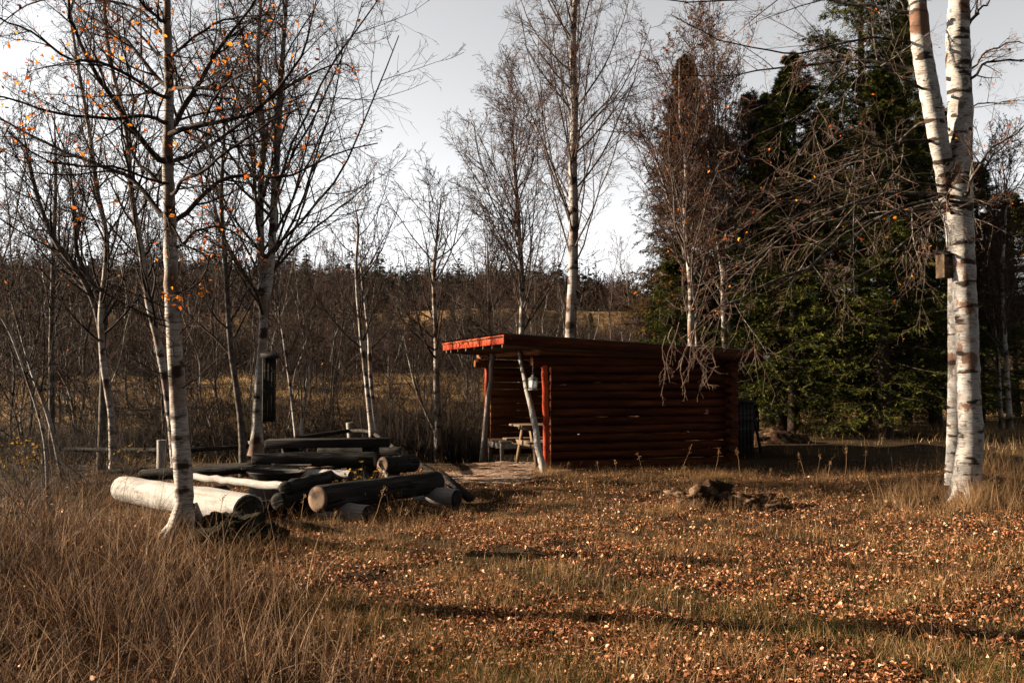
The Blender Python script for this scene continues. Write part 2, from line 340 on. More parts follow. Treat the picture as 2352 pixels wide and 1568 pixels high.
concrete = mat('concrete', [(0.3, (0.064, 0.0544, 0.048)), (0.7, (0.12, 0.104, 0.092))], 14, rough=.95, bump=.3)
lantern_m = mat('pale_metal', [(0.3, (0.084, 0.0805, 0.0735)), (0.7, (0.14, 0.1365, 0.126))], 14, rough=.5, metal=.2)
glass_m = bpy.data.materials.new('lantern_glass'); glass_m.use_nodes = True
_b = glass_m.node_tree.nodes['Principled BSDF']; _b.inputs['Base Color'].default_value = (.5, .5, .48, 1); _b.inputs['Roughness'].default_value = .15; _b.inputs['Alpha'].default_value = .35
candle_m = mat('candle', [(0, (.6, .55, .42)), (1, (.7, .65, .52))], 3, rough=.5)
roof_m = mat('dark_sheet_roof', [(.3, (.018, .013, .012)), (.7, (.05, .035, .03))], 4, rough=.55, metal=.1)
gutter_m = mat('gutter', [(.3, (.35, .33, .31)), (.7, (.5, .48, .46))], 6, rough=.5)
stump_m = mat('rotten_wood', [(.3, (.004, .003, .002)), (.5, (.020, .010, .005)), (.72, (.13, .085, .055))], 7, rough=.95, bump=1, bscale=16, detail=8)
moss_m = mat('dark_moss', [(.3, (.004, .004, .002)), (.7, (.014, .012, .005))], 9, rough=1, bump=1, bscale=30)

# ------------------------------------------------------------------ ground
def build_ground():
    ys = np.concatenate([np.arange(-60, 3, 3), np.arange(3, 20, .05), np.arange(20, 64, .3), np.arange(64, 180, 1.5), np.arange(180, 440, 6), np.geomspace(440, 2500, 14)])
    us = np.linspace(-1, 1, 761); us = np.sign(us)*np.abs(us)**1.25
    Y = ys[:, None]+0*us[None]; X = us[None]*(14+np.maximum(Y, 0)*1.3)
    Z = gz(X, Y)
    # trodden path towards the shelter
    tx, ty = X, Y
    pathm = np.exp(-(((tx+.75)/1.15)**2+((ty-16.2)/1.9)**2)**2)+.9*np.exp(-(((tx-.3)/1.2)**2+((ty-19)/1.6)**2)**2)
    n = .5+.5*_nz(X, Y, 2.6)
    far = np.clip((Y-30)/4, 0, 1)*np.clip((62-Y)/4, 0, 1)
    v = np.clip(far*(.4+.6*(_nz(X, Y, .5) > .0)), 0, 1)
    v = np.maximum(v, np.clip((Y-108)/4, 0, 1)*np.clip((150-Y)/4, 0, 1)*.8)
    v = np.maximum(v, np.clip((Y-24)/2, 0, 1)*np.clip((X-4)/2, 0, 1)*np.clip((70-Y)/4, 0, 1)*.6)
    nr, nc = Y.shape; i = (np.arange(nr-1)[:, None]*nc+np.arange(nc-1)[None]).ravel()
    q = np.stack([i, i+1, i+nc+1, i+nc], 1)
    o = MB().add(np.stack([X, Y, Z], -1), q, a=v).build('ground', ground_m, smooth=True); tag(o, kind='structure')
    # the path sheet follows the ground and dips under it at its ragged edge
    xs = np.linspace(-2.4, 2.1, 220); yy = np.linspace(13.0, 21.2, 400); X, Y = np.meshgrid(xs, yy)
    m = np.exp(-(((X+.55)/1.05)**2+((Y-15.9)/1.5)**2)**2)+np.exp(-(((X-.35)/1.25)**2+((Y-18.8)/1.9)**2)**2)+.28*_nz(X, Y, 2.2)+.2*_nz(X, Y, 6)+.12*_nz(X, Y, 17)
    Z = gz(X, Y)+.006*_nz(X, Y, 9)+.006*_nz(X, Y, 31)+np.clip((m-.6)*.05, -.03, .014)
    kf = (m > .35).ravel(); nc = 220; i = (np.arange(399)[:, None]*nc+np.arange(219)[None]).ravel()
    ok = kf[i] & kf[i+1] & kf[i+nc+1] & kf[i+nc]; i = i[ok]; q = np.stack([i, i+1, i+nc+1, i+nc], 1)
    o = MB().add(np.stack([X, Y, Z], -1), q).build('path', path_m, smooth=True); tag(o, kind='structure')
build_ground()

# ------------------------------------------------------------------ shelter
AL = math.radians(18); CX, CY = .62, 17.3
def SL(x, y, z):     # shelter local to world
    return np.array([CX+x*math.cos(AL)-y*math.sin(AL), CY+x*math.sin(AL)+y*math.cos(AL), z])
def log(mb, p, q, r, seed, sides=14, n=12, wob=.012, r2=None, bend=.004):
    p, q = np.array(p, float), np.array(q, float); g = np.random.default_rng(seed)
    t = np.linspace(0, 1, n)[:, None]; P = p*(1-t)+q*t
    P[1:-1] += g.standard_normal((n-2, 3))*bend
    rr = np.linspace(r, r2 or r, n)*(1+g.standard_normal(n)*wob)
    # slightly rounded ends
    d = (q-p)/np.linalg.norm(q-p)
    P = np.vstack([P[0], P[0]+d*r*.08, P[1:-1], P[-1]-d*r*.08, P[-1]]); rr = np.concatenate([[rr[0]*.93, rr[0]], rr[1:-1], [rr[-1], rr[-1]*.93]])
    return mb.tube(P, rr, sides, wob=.006, seed=seed)

def build_shelter():
    S = thing('log_shelter', 'open fronted dark red log shelter with a flat sloping roof', 'shelter', (CX, CY, 0), AL)
    PITCHZ, NC = .150, 13
    rs = lambda x: 2.30-.052*(x+.9)          # roof top height
    g = np.random.default_rng(3)
    near = MB()
    for i in range(NC):
        z = .06+PITCHZ*i; x0 = .06 if i < NC-1 else -.30
        dr = .0775 if i in (0, 1, 2, 9, 10, 11, 12) else .0735
        log(near, (x0, 0, z+g.normal()*.002), (3.72, 0, z+g.normal()*.003-.004*(i in (5, 6, 7))), dr if x0 > 0 else .092, 100+i, n=14, r2=.0745 if dr > .075 else .0705, bend=.003)
    near.build('side_wall', red_worn_shaded, S, smooth=True, ang=.8)
    w2 = MB()
    for i in range(NC):
        z = .06+PITCHZ*i; x0 = .06 if i < NC-1 else -.30
        log(w2, (x0, 3.6, z), (3.72, 3.6, z), .076 if i not in (6, 9) else .072, 200+i, n=10)
    w2.build('side_wall', raw_log, S, smooth=True, ang=.8)
    bw = MB()
    for i in range(NC-1):
        z = .135+PITCHZ*i
        log(bw, (3.52, -.24+g.normal()*.02, z), (3.52, 3.84, z), .078, 300+i, n=10)
    bw.build('back_wall', red_worn_shaded, S, smooth=True, ang=.8)
    for y in (0, 3.6):    # red corner posts
        p = MB(); log(p, (-.02, y-.0, -.05), (-.06 if y == 0 else -.03, y, 1.86), .058, 400+int(y), r2=.054, bend=.006, n=9); p.build('corner_post', red_sunlit, S, smooth=True, ang=.8)
    p = MB(); log(p, (-.29, -.62, -.05), (-.20, .92, 2.04), .062, 410, r2=.042, bend=.01, n=10); p.build('leaning_post', grey_wood, S, smooth=True, ang=.8)
    p = MB(); log(p, (-.28, 3.12, -.2), (-.20, 2.62, 2.04), .060, 411, r2=.046, bend=.008, n=10); p.build('leaning_post', grey_wood, S, smooth=True, ang=.8)
    p = MB(); log(p, (-.10, .02, 2.045), (-.10, 3.95, 2.03), .075, 420, r2=.065, n=14); p.build('front_beam', raw_log, S, smooth=True, ang=.8)
    p = MB(); log(p, (-.16, 0.0, 2.04), (3.75, 0, 1.90), .062, 421, n=14); p.build('wall_plate', raw_log, S, smooth=True, ang=.8)
    p = MB(); log(p, (-.16, 3.6, 2.04), (3.75, 3.6, 1.90), .062, 422, n=14); p.build('wall_plate', raw_log, S, smooth=True, ang=.8)
    for i, y in enumerate((-.17, .42, .98, 1.55, 2.15, 2.75, 3.3, 3.66)):
        p = MB(); log(p, (-.885, y, rs(-.885)-.185), (3.95, y, rs(3.95)-.135), .042, 430+i, n=10, sides=10); p.build('rafter', plank_m, S, smooth=True, ang=.8)
    RF = MB(); ny = 55*8; ys = np.linspace(-.33, 3.86, ny); xs = np.linspace(-.93, 4.1, 5)
    zz = .011*np.sin(ys*2*PI/.076)
    for k, off in enumerate((0, -.004)):
        X, Y = np.meshgrid(xs, ys, indexing='ij'); Z = rs(X)+zz[None]+off+.012
        i = (np.arange(4)[:, None]*ny+np.arange(ny-1)[None]).ravel(); RF.add(np.stack([X, Y, Z], -1), np.stack([i, i+ny, i+ny+1, i+1], 1))
    roof = RF.build('roof', roof_m, S, smooth=True)
    dk = MB()
    for i in range(30):
        x = -.86+i*.165
        if x < 4.0: dk.box((x, 1.765, rs(x)-.038), (.158, 4.12, .022), np.array(Matrix.Rotation(math.atan(.052), 3, 'Y')))
    dk.build('roof_deck', raw_log, S)
    f = MB(); f.bar((-.90, -.33, rs(-.9)-.085), (-.90, 3.86, rs(-.9)-.085), .022, .155, bev=.003); f.build('front_fascia', red_sunlit, S)
    for y in (-.318, 3.848):
        f = MB(); f.bar((-.885, y, rs(-.885)-.085), (4.06, y, rs(4.06)-.085), .022, .158, bev=.003); f.build('side_fascia', red_worn_shaded, S)
    f = MB(); f.bar((4.075, -.33, rs(4.07)-.085), (4.075, 3.86, rs(4.07)-.085), .022, .155); f.build('back_fascia', red_worn_shaded, S)
    gm = MB(); th = np.linspace(PI, 2*PI, 9)
    pts = np.array([(4.15+.055*math.cos(a), 0, rs(4.1)-.06+.055*math.sin(a)) for a in th]); pts2 = np.array([(4.15+.05*math.cos(a), 0, rs(4.1)-.06+.05*math.sin(a)) for a in th])
    V = []
    for y in (-.36, 3.88):
        for P in (pts, pts2): Q = P.copy(); Q[:, 1] = y; V.append(Q)
    V = np.vstack(V); q = []
    for i in range(8): q += [[i, i+1, 18+i+1, 18+i], [9+i, 27+i, 27+i+1, 9+i+1], [i, 9+i, 9+i+1, i+1]]
    gm.add(V, q); c0 = len(V); cap = pts.copy(); cap[:, 1] = -.358; gm.add(cap, ng=[list(range(9))])
    gm.build('gutter', gutter_m, S)
    # ---- lantern on the near log end
    P = SL(-.20, -.03, 1.36)
    # ---- bunk along the far wall
    Bn = thing('sleeping_bench', 'low wooden bunk with slatted top along the shelter far wall', 'bunk', SL(-.1, 2.45, gz(-.2, 19.7)), AL)
    h = .46
    for i in range(6):
        m = MB(); m.bar((0, .08+i*.165, h), (3.2, .08+i*.165, h), .155, .035, bev=.004); m.build('slat', grey_wood if i < 1 else plank_m, Bn)
    m = MB(); m.bar((.02, .03, h-.08), (3.2, .03, h-.08), .03, .11, bev=.003); m.build('front_rail', grey_wood, Bn)
    m = MB(); m.bar((.035, .06, h-.08), (.035, .92, h-.08), .03, .11, bev=.003); m.build('side_rail', grey_wood, Bn)
    for x in (.06, 1.6, 3.14):
        for y in (.075, .88):
            m = MB(); m.bar((x, y, 0), (x, y, h-.02), .07, .07, up=(1, 0, 0), bev=.004); m.build('leg', grey_wood, Bn)
    # ---- picnic table
    T = thing('picnic_table', 'pale plank picnic table with joined benches under the shelter roof', 'picnic table', SL(.55, 1.05, 0), AL)
    L2 = .80
    for i in range(5):
        m = MB(); m.bar((-L2, -.30+i*.15, .70), (L2, -.30+i*.15, .70), .14, .036, bev=.004); m.build('top_plank', plank_m, T)
    for s in (-1, 1):
        for k in (0, 1):
            m = MB(); m.bar((-L2, s*(.58+k*.13), .42), (L2, s*(.58+k*.13), .42), .12, .036, bev=.004); m.build('seat_plank', plank_m, T)
        for x in (-.58, .58):
            m = MB(); m.bar((x, s*.56, 0), (x, s*.20, .68), .09, .04, up=(1, 0, 0)); m.build('leg', plank_m, T)
    for x in (-.61, .61):
        m = MB(); m.bar((x-.0, -.72, .375), (x, .72, .375), .04, .09); m.build('cross_rail', plank_m, T)
        m = MB(); m.bar((x-.0, -.33, .655), (x, .33, .655), .04, .07); m.build('cross_rail', plank_m, T)
    return S
build_shelter()

def build_lantern():
    top = W(1224, 826, 16.85)
    base = W(1224, 896, 16.85)
    SCL = .70; L = thing('hanging_lantern', 'pale metal lantern hanging from the projecting wall log', 'lantern', base, AL+.35); L.scale = (SCL,)*3
    H = .30; wd = .075
    for sx in (-1, 1):
        for sy in (-1, 1):
            m = MB(); m.box((sx*wd, sy*wd, .15), (.014, .014, .24)); m.build('corner_bar', lantern_m, L)
    m = MB(); m.box((0, 0, .015), (.18, .18, .03), bev=.004); m.build('base', lantern_m, L)
    m = MB(); m.box((0, 0, .275), (.17, .17, .018)); th = np.arange(4)*PI/2+PI/4
    V = [(.115*math.cos(a), .115*math.sin(a), .284) for a in th]+[(.035*math.cos(a), .035*math.sin(a), .345) for a in th]
    m.add(V, [[0, 1, 5, 4], [1, 2, 6, 5], [2, 3, 7, 6], [3, 0, 4, 7], [4, 5, 6, 7]]); m.tube([(0, 0, .345), (0, 0, .38)], .028, 10); m.build('cap', lantern_m, L)
    for k, (x, y) in enumerate(((wd, 0), (-wd, 0), (0, wd), (0, -wd))):
        m = MB(); m.box((x, y, .15), (.003 if x else 2*wd-.014, .003 if y else 2*wd-.014, .235)); m.build('pane', glass_m, L)
    # pierced lower and upper bands
    for k, (x, y) in enumerate(((wd+.004, 0), (-wd-.004, 0), (0, wd+.004), (0, -wd-.004))):
        m = MB()
        for zc in (.05, .25):
            for j in range(4):
                t = (-1.5+j)*.032; c = (x if x else t, y if y else t, zc)
                m.box(c, (.004 if x else .012, .004 if y else .012, .04)); m.box((c[0], c[1], zc), (.004 if x else .034, .004 if y else .034, .008))
        m.build('pierced_band', lantern_m, L)
    m = MB(); m.tube([(0, 0, .03), (0, 0, .15)], .03, 12); m.build('candle', candle_m, L)
    zt = float(top[2]-base[2])/SCL; a = np.linspace(0, 2*PI, 13)
    m = MB(); m.tube(np.stack([.025*np.cos(a), 0*a, .405+.025*np.sin(a)], 1), .005, 6, cap=False)
    m.tube([(0, 0, .43), (0, 0, zt+.02)], .0035, 6); m.build('hanger', lantern_m, L)
build_lantern()

# ------------------------------------------------------------------ logs, benches, fire place
def one_log(name, label, cat, p, q, r, m, seed, r2=None, group=None, sides=22, endm=None, bend=.006, n=14):
    p, q = np.array(p, float), np.array(q, float)
    T = thing(name, label, cat, ((p+q)/2*np.array([1, 1, 0])+[0, 0, min(p[2], q[2])-r]), 0, group)
    o = np.array(T.location)
    LL = np.linalg.norm(q-p); b = MB(); log(b, (-LL/2, 0, 0), (LL/2, 0, 0), r, seed, sides=sides, r2=r2, bend=bend, n=n); bo = b.build('log_body', m, T, smooth=True, ang=.8)
    bo.location = tuple((p+q)/2-o); bo.rotation_mode = 'QUATERNION'; bo.rotation_quaternion = Vector(q-p).to_track_quat('X', 'Z')
    d = (q-p)/np.linalg.norm(q-p)
    for e, s, rr in ((p, -1, r), (q, 1, r2 or r)):
        c = e-o+d*s*.0; ref = np.cross(d, (0, 0, 1)); ref /= np.linalg.norm(ref); u = np.cross(d, ref); a = np.arange(22)*2*PI/22
        V = np.array([(np.cos(t)*ref+np.sin(t)*u)*rr*.925 for t in a]); V2 = V*.6+d*s*.006
        mb = MB(); mb.add(np.vstack([V+d*s*.0, V+d*s*.004, V2, [d*s*.007]]), [[i, (i+1) % 22, 22+(i+1) % 22, 22+i] for i in range(22)]+[[22+i, 22+(i+1) % 22, 44+(i+1) % 22, 44+i] for i in range(22)], [[44+i, 44+(i+1) % 22, 66] for i in range(22)])
        eo = mb.build('cut_end', endm or endgrain, T); eo.location = tuple(c)
    return T

def build_benches():
    n1, n2 = W(730, 1146, 10.9), W(1003, 1110, 12.7)
    n1[2] = .24; n2[2] = .245
    d = (n2-n1)/np.linalg.norm(n2-n1); pr = np.array([-d[1], d[0], 0])
    one_log('log_bench', 'thick dark log bench whose sawn round end faces the viewer', 'log bench', n1, n2, .152, dark_log, 1, r2=.135)
    for i, (t, lab, l0, l1) in enumerate(((.16, 'short bleached log lying under the near end of the thick dark log bench', .28, .42), (.93, 'short log under the far end of the dark log bench with dark round face', .18, .42))):
        c = n1*(1-t)+n2*t; c[2] = .06 if i == 0 else .075
        one_log('support_log', lab, 'support log', c+pr*l0, c-pr*l1, .115 if i == 0 else .12, white_log, 10+i, endm=dark_log, sides=18, n=6)
    a, b = W(282, 1128, 12.6), W(572, 1170, 10.4); a[2] = .17; b[2] = .175
    one_log('fallen_log', 'big bleached white log lying in grass behind the left birch', 'log', a, b, .165, white_log, 3, r2=.178, endm=dark_log)
    a, b = W(435, 1094, 12.6), W(651, 1117, 11.3)
    one_log('pole_seat', 'slim pale barkless pole seat raised in front of the fire pan', 'pole', a, b, .042, white_log, 4, r2=.05, endm=dark_log)
    for k, (t, l) in enumerate(((.12, 'dark short log under the pale pole behind the birch'), (.93, 'dark short log holding up the near end of the pale pole'))):
        c = a*(1-t)+b*t; c[2] = .09
        one_log('support_log', l, 'support log', c+np.array([-.15, -.2, 0]), c+np.array([.22, .35, 0]), .105, dark_log, 20+k, n=6, sides=16)
    one_log('fallen_log', 'long dark log lying behind the white log towards the fence', 'log', W(325, 1092, 14.0), W(590, 1072, 13.6), .085, dark_log, 5, r2=.075)
    one_log('stacked_log', 'dark log slanting from pale pole end towards the split log, upper one', 'log', W(655, 1122, 11.2), W(775, 1092, 12.8), .085, dark_log, 6, endm=dark_log)
    one_log('stacked_log', 'dark log lying low beneath the upper slanting log beside the fire pan', 'log', W(640, 1152, 11.1), W(800, 1118, 12.9), .10, dark_log, 7, endm=dark_log)
    one_log('split_log', 'pale split log with frayed end behind the fire pan', 'log', W(694, 1085, 12.9), W(806, 1091, 12.4), .055, white_log, 8, endm=dark_log)
    m = MB(); p, q = W(700, 1074, 13.0), W(792, 1072, 12.9); m.bar(p, q, .09, .025, bev=.004); m.tube([p+[0, .02, -.02], q+[.05, .1, -.01]], .012, 6)
    tag(m.build('pale_board', plank_m, origin=p), 'pale thin board lying on top of the split log', 'board')
    # half-log bench before the table
    one_log('log_bench', 'long round grey log bench in front of the rough timber table', 'log bench', W(583, 1056, 12.9), W(861, 1055, 12.75), .088, dark_log, 9, r2=.10)
    for x in (640, 815):
        c = W(x, 1095, 12.85); m = MB(); m.tube([(c[0], c[1], -.05), (c[0], c[1], .47)], .11, 14, wob=.03, seed=x)
        tag(m.build('bench_block', dark_log, origin=(c[0], c[1], 0), smooth=True, ang=.8), 'dark upright block under the %s end of the grey log bench' % ('western' if x == 640 else 'shelter side'), 'block')
    one_log('log_bench', 'dark log bench standing behind the rough timber table', 'log bench', W(735, 1036, 15.1), W(926, 1040, 14.7), .085, dark_log, 12, r2=.092)
    for x in (770, 905):
        c = W(x, 1050, 14.85); m = MB(); m.tube([(c[0], c[1], -.08), (c[0], c[1], .40)], .09, 12, wob=.03, seed=x)
        tag(m.build('bench_block', dark_log, origin=(c[0], c[1], 0), smooth=True, ang=.8), 'dark upright block under the bench behind the table, %s' % ('hidden middle one' if x == 770 else 'one near its free end'), 'block')
    one_log('log_chunk', 'short thick dark log chunk beside the thick dark log bench', 'log', W(880, 1068, 13.2), W(950, 1064, 13.7), .115, dark_log, 13)
    m = MB(); m.tube([W(872, 1062, 12.9), W(879, 1075, 12.7), W(889, 1097, 12.4)], [.03, .024, .018], 8, wob=.1); m.tube([W(872, 1062, 12.9), W(878, 1058, 13.)], [.028, .01], 7)
    tag(m.build('broken_stick', cut_wood, origin=W(889, 1097, 12.4), smooth=True), 'broken pale stick leaning against the short thick log chunk', 'stick')
    # table
    T = thing('timber_table', 'rough dark timber table of two thick planks among log benches', 'table', (*W(760, 1080, 13.9)[:2], 0), math.radians(3))
    o = np.array(T.location); ztop = .72
    for k, y in enumerate((-.22, .08)):
        m = MB(); L = .83 if k == 0 else .80
        m.bar((-L-.02+k*.06, y, ztop-.055), (L+k*.01, y+.02, ztop-.045), .27, .115-.02*k, bev=.012); m.build('top_plank', dark_log, T)
    for x in (-.55, .55):
        m = MB(); log(m, (x, -.05, -.08), (x, -.05, ztop-.11), .12, 50+int(x*10), n=6); m.build('leg', dark_log, T, smooth=True, ang=.8)
    # leaning dark timber by the path
    p, q = W(1008, 1085, 13.0), W(1082, 1136, 12.6); q[2] = .03
    m = MB(); m.bar(p, q, .12, .07, bev=.01); m.bar(p+[-.10, 0, -.07], p+[.05, .02, -.0], .1, .09, bev=.02)
    tag(m.build('leaning_timber', dark_log, origin=q), 'dark timber sloping to the ground past the log bench end', 'timber')
    p, q = W(905, 1028, 16.2), W(1015, 1066, 15.6); q[2] = float(gz(q[0], q[1]))+.03
    m = MB(); m.tube([p, (p+q)/2, q], [.035, .04, .045], 10, wob=.02)
    tag(m.build('fallen_rail', dark_log, origin=q, smooth=True, ang=.8), 'long dark pole sloping down to the trodden path', 'pole')
    # fire pan on its ring
    C = W(636, 1086, 12.2); zc = C[2]
    F = thing('fire_pan', 'round black fire pan with a wire grill on a concrete ring', 'fire pan', (C[0], C[1], 0), math.radians(-8))
    def lathe(prof, s=36):
        V = []; 
        for r, z in prof: V += [(r*math.cos(a), r*math.sin(a), z) for a in np.arange(s)*2*PI/s]
        q = [[k*s+i, k*s+(i+1) % s, (k+1)*s+(i+1) % s, (k+1)*s+i] for k in range(len(prof)-1) for i in range(s)]
        return V, q
    m = MB(); m.add(*lathe([(.27, -.05), (.27, zc-.10), (.20, zc-.10), (.20, -.05)])); o1 = m.build('concrete_ring', concrete, F, smooth=True, ang=.6); o1.location = (-.06, -.02, 0)
    m = MB(); m.add(*lathe([(.0, zc-.13), (.15, zc-.125), (.27, zc-.07), (.345, zc+.02), (.36, zc+.02), (.36, zc+.028), (.335, zc+.025), (.26, zc-.06), (.0, zc-.11)])); m.build('pan', iron, F, smooth=True, ang=.7)
    m = MB(); zg = zc+.055; hw, hl = .23, .36
    cor = [(-hl, -hw, zg+.0), (hl, -hw, zg+.01), (hl, hw, zg+.03), (-hl, hw, zg+.02)]
    for i in range(4): m.tube([cor[i], cor[(i+1) % 4]], .006, 6)
    for i in range(1, 26):
        t = i/26; a = np.array(cor[0])*(1-t)+np.array(cor[1])*t; b = np.array(cor[3])*(1-t)+np.array(cor[2])*t
        mid = (a+b)/2+[0, 0, -.02]; m.tube([a, mid, b], .0028, 5)
    m.tube([cor[0], (-hl-.07, -.05, zg+.0), (-hl-.075, .05, zg+.0), cor[3]], .006, 6)
    m.build('wire_grill', iron, F)
    m = MB()
    for i in range(9):
        a = i*2.4; m.tube([(.15*math.cos(a), .1*math.sin(a), zc-.06), (.15*math.cos(a+2.2), .12*math.sin(a+2.2), zc-.02)], .02, 7, wob=.1, seed=i)
    m.build('charred_sticks', iron, F, smooth=True)
build_benches()

def build_fence():
    F = thing('rail_fence', 'low dark pole fence along the edge of the clearing', 'fence', (*GP(371, 1090)[:2], 0))
    o = np.array(F.location)
    def rail(pts, r, seed):
        m = MB(); m.tube(smooth_path(np.array(pts)-o, 10), r, 10, wob=.03, seed=seed); m.build('rail', dark_log, F, smooth=True, ang=.8)
    def post(b, t, r, m_, seed):
        m = MB(); b = np.array(b); t = np.array(t); m.tube(np.linspace(b, t, 5)-o, r, 12, wob=.02, seed=seed); m.build('post', m_, F, smooth=True, ang=.8)
    rail([W(118, 1031, 17), W(240, 1033, 16.6), W(378, 1034, 16)], .04, 1); rail([W(120, 1092, 16.8), W(240, 1084, 16.4), W(380, 1076, 15.9)], .038, 2)
    rail([W(378, 1035, 15.95), W(480, 1031, 16.6), W(592, 1023, 17.4)], .036, 3)
    rail([W(585, 1026, 17.3), W(700, 1004, 18.6), W(803, 989, 20)], .04, 4); rail([W(803, 989, 20), W(850, 992, 19), W(905, 1028, 16.3)], .035, 5)
    b = GP(371, 1098); post((b[0], b[1], b[2]-.1), W(371, 1010, b[1]), .072, grey_wood, 6)
    post(W(352, 1100, 15.6), W(371, 1050, 16.1), .03, grey_wood, 16); post(W(400, 1100, 16.1), W(396, 1040, 16.1), .03, grey_wood, 17)
    b = W(104, 1110, 17); post((b[0], b[1], -.2), W(104, 1010, 17), .06, dark_log, 7)
    post(W(600, 1080, 17.4), W(578, 1010, 17.4), .07, grey_wood, 8)
    post(W(808, 1025, 20), W(803, 970, 20), .075, grey_wood, 9)
build_fence()

# dark bin behind the shelter corner
def build_bin():
    b = GP(1684, 1022); b = np.array([4.55, 20.0, float(gz(4.55, 20.0))])
    B = thing('timber_bin', 'dark lidded timber bin with slanting leg behind the shelter corner', 'bin', b, .25)
    m = MB()
    for i in range(5): m.box((-.16+i*.08, -.2, .55), (.076, .02, 1.0)); m.box((-.16+i*.08, .2, .55), (.076, .02, 1.0))
    for i in range(5): m.box((-.21, -.16+i*.08, .55), (.02, .076, 1.0)); m.box((.21, -.16+i*.08, .55), (.02, .076, 1.0))
    m.build('board_sides', dark_log, B)
    m = MB(); m.box((0, 0, 1.08), (.52, .50, .03), np.array(Matrix.Rotation(.08, 3, 'X')), bev=.004); m.build('lid', dark_log, B)
    m = MB(); m.bar((.23, -.1, 1.0), (.42, -.15, -.05), .05, .05); m.build('leg', dark_log, B)
build_bin()

# ------------------------------------------------------------------ bumpy stumps
def lump(name, label, cat, c, size, m, seed, amp=.3, sub=5):
    import bmesh
    bm = bmesh.new(); bmesh.ops.create_icosphere(bm, subdivisions=sub, radius=1)
    from mathutils import noise
    for v in bm.verts:
        p = v.co.copy(); k = noise.fractal(p*1.7+Vector((seed, 0, 0)), .9, 2.1, 5)*amp+abs(noise.noise(p*5+Vector((0, seed, 0))))*amp*.6
        v.co = p*(1+k)
        v.co.x *= size[0]; v.co.y *= size[1]; v.co.z *= size[2]
    me = bpy.data.meshes.new(name); bm.to_mesh(me); bm.free(); me.materials.append(m)
    for p in me.polygons: p.use_smooth = True
    o = bpy.data.objects.new(name, me); SC.collection.objects.link(o); o.location = tuple(float(v) for v in c)
    return tag(o, label, cat)
p = GP(1618, 1158); lump('rotten_stump', 'crumbling reddish rotten stump with pale top on the leafy lawn', 'stump', p+[0, 0, .05], (.36, .28, .19), stump_m, 3, .6)
p = GP(1738, 1166); lump('rotten_stump', 'lower darker mossy rotten stump to the shelter-far side of its neighbour', 'stump', p+[0, 0, .0], (.42, .25, .13), stump_m, 8, .7)
p = GP(530, 1262); lump('mossy_root_hump', 'black mossy root hump beside the foot of the leftmost big birch', 'stump', p+[-.05, .3, .0], (.42, .40, .24), moss_m, 5, .4)
p = SL(6.2, 3.8, 0); lump('earth_mound', 'dark earth mound under the spruces beside the shelter', 'mound', (5.9, 22.4, .1), (.7, .5, .30), stump_m, 15, .3, 4)

# ------------------------------------------------------------------ trees
def trunk_from(pts, Y, wd, n=40, dY=0, sink=.15, seed=0, wob=.006):
    """pts in picture places from the foot up, at distance Y (drifting by dY); wd = diameters in metres at foot and top"""
    m = len(pts); P = np.array([W(x, y, Y+dY*i/(m-1)) for i, (x, y) in enumerate(pts)])
    P[0, 2] -= sink; P = smooth_path(P, n); g = np.random.default_rng(seed)
    P[1:-1, :2] += g.standard_normal((n-2, 2))*wob*wd[0]*2
    t = np.linspace(0, 1, n); Rr = (wd[0]*(1-t)+wd[1]*t)/2*(1+.03*g.standard_normal(n)); Rr *= 1+.5*np.exp(-t*n*.45)
    if pts[-1][1] > 30: Rr = Rr*np.clip((1-t)/.22, .10, 1)      # the top is in the picture: draw it out to a thin leader
    return P, Rr

def trunk_mesh(mb, P, Rr, sides=14, seed=0):
    V, q = tubes(P[None], Rr[None], sides)
    g = np.random.default_rng(seed); ctr = np.repeat(P, sides, 0)
    V = ctr+(V-ctr)*(1+.025*g.standard_normal((len(V), 1)))
    mb.add(V, q)

def px_limb(pts, Y0, dY, r0, r1, n=16, seed=0, wob=.012):
    P = smooth_path(np.array([W(x, y, Y0+dY*i/(len(pts)-1)) for i, (x, y) in enumerate(pts)]), n)
    g = np.random.default_rng(seed); P[1:] += np.cumsum(g.standard_normal((n-1, 3)), 0)*wob
    return P, np.linspace(r0, r1, n)

class Tree:
    def __init__(s, name, label, base, cat='tree', group=None):
        s.root = thing(name, label, cat, base, 0, group); s.o = np.array(base, float)
        s.tr = MB(); s.li = MB(); s.tw = MB(); s.lf = MB()
    def done(s, tm, lm, wm, fm=None):
        s.tr.build('trunk', tm, s.root, s.o, smooth=True)
        if s.li.n: s.li.build('limbs', lm, s.root, s.o, smooth=True)
        if s.tw.n: s.tw.build('crown', wm, s.root, s.o)
        if s.lf.n: s.lf.build('leaves', fm, s.root, s.o)
        return s.root

def add_tubes(mb, P, Rr, s): V, q = tubes(P, Rr, s); mb.add(V, q)

def hang_leaves(mb, P, n, size, rng, zmin=None):
    """n leaves near the ends of the twigs P"""
    i = rng.integers(0, len(P), n); k = rng.integers(1, P.shape[1], n); p = P[i, k]+rng.standard_normal((n, 3))*size*.4
    V, q, a = leafs(p, size*rng.uniform(.6, 1.25, n), rng, tilt=1.4); mb.add(V, q, a=a)

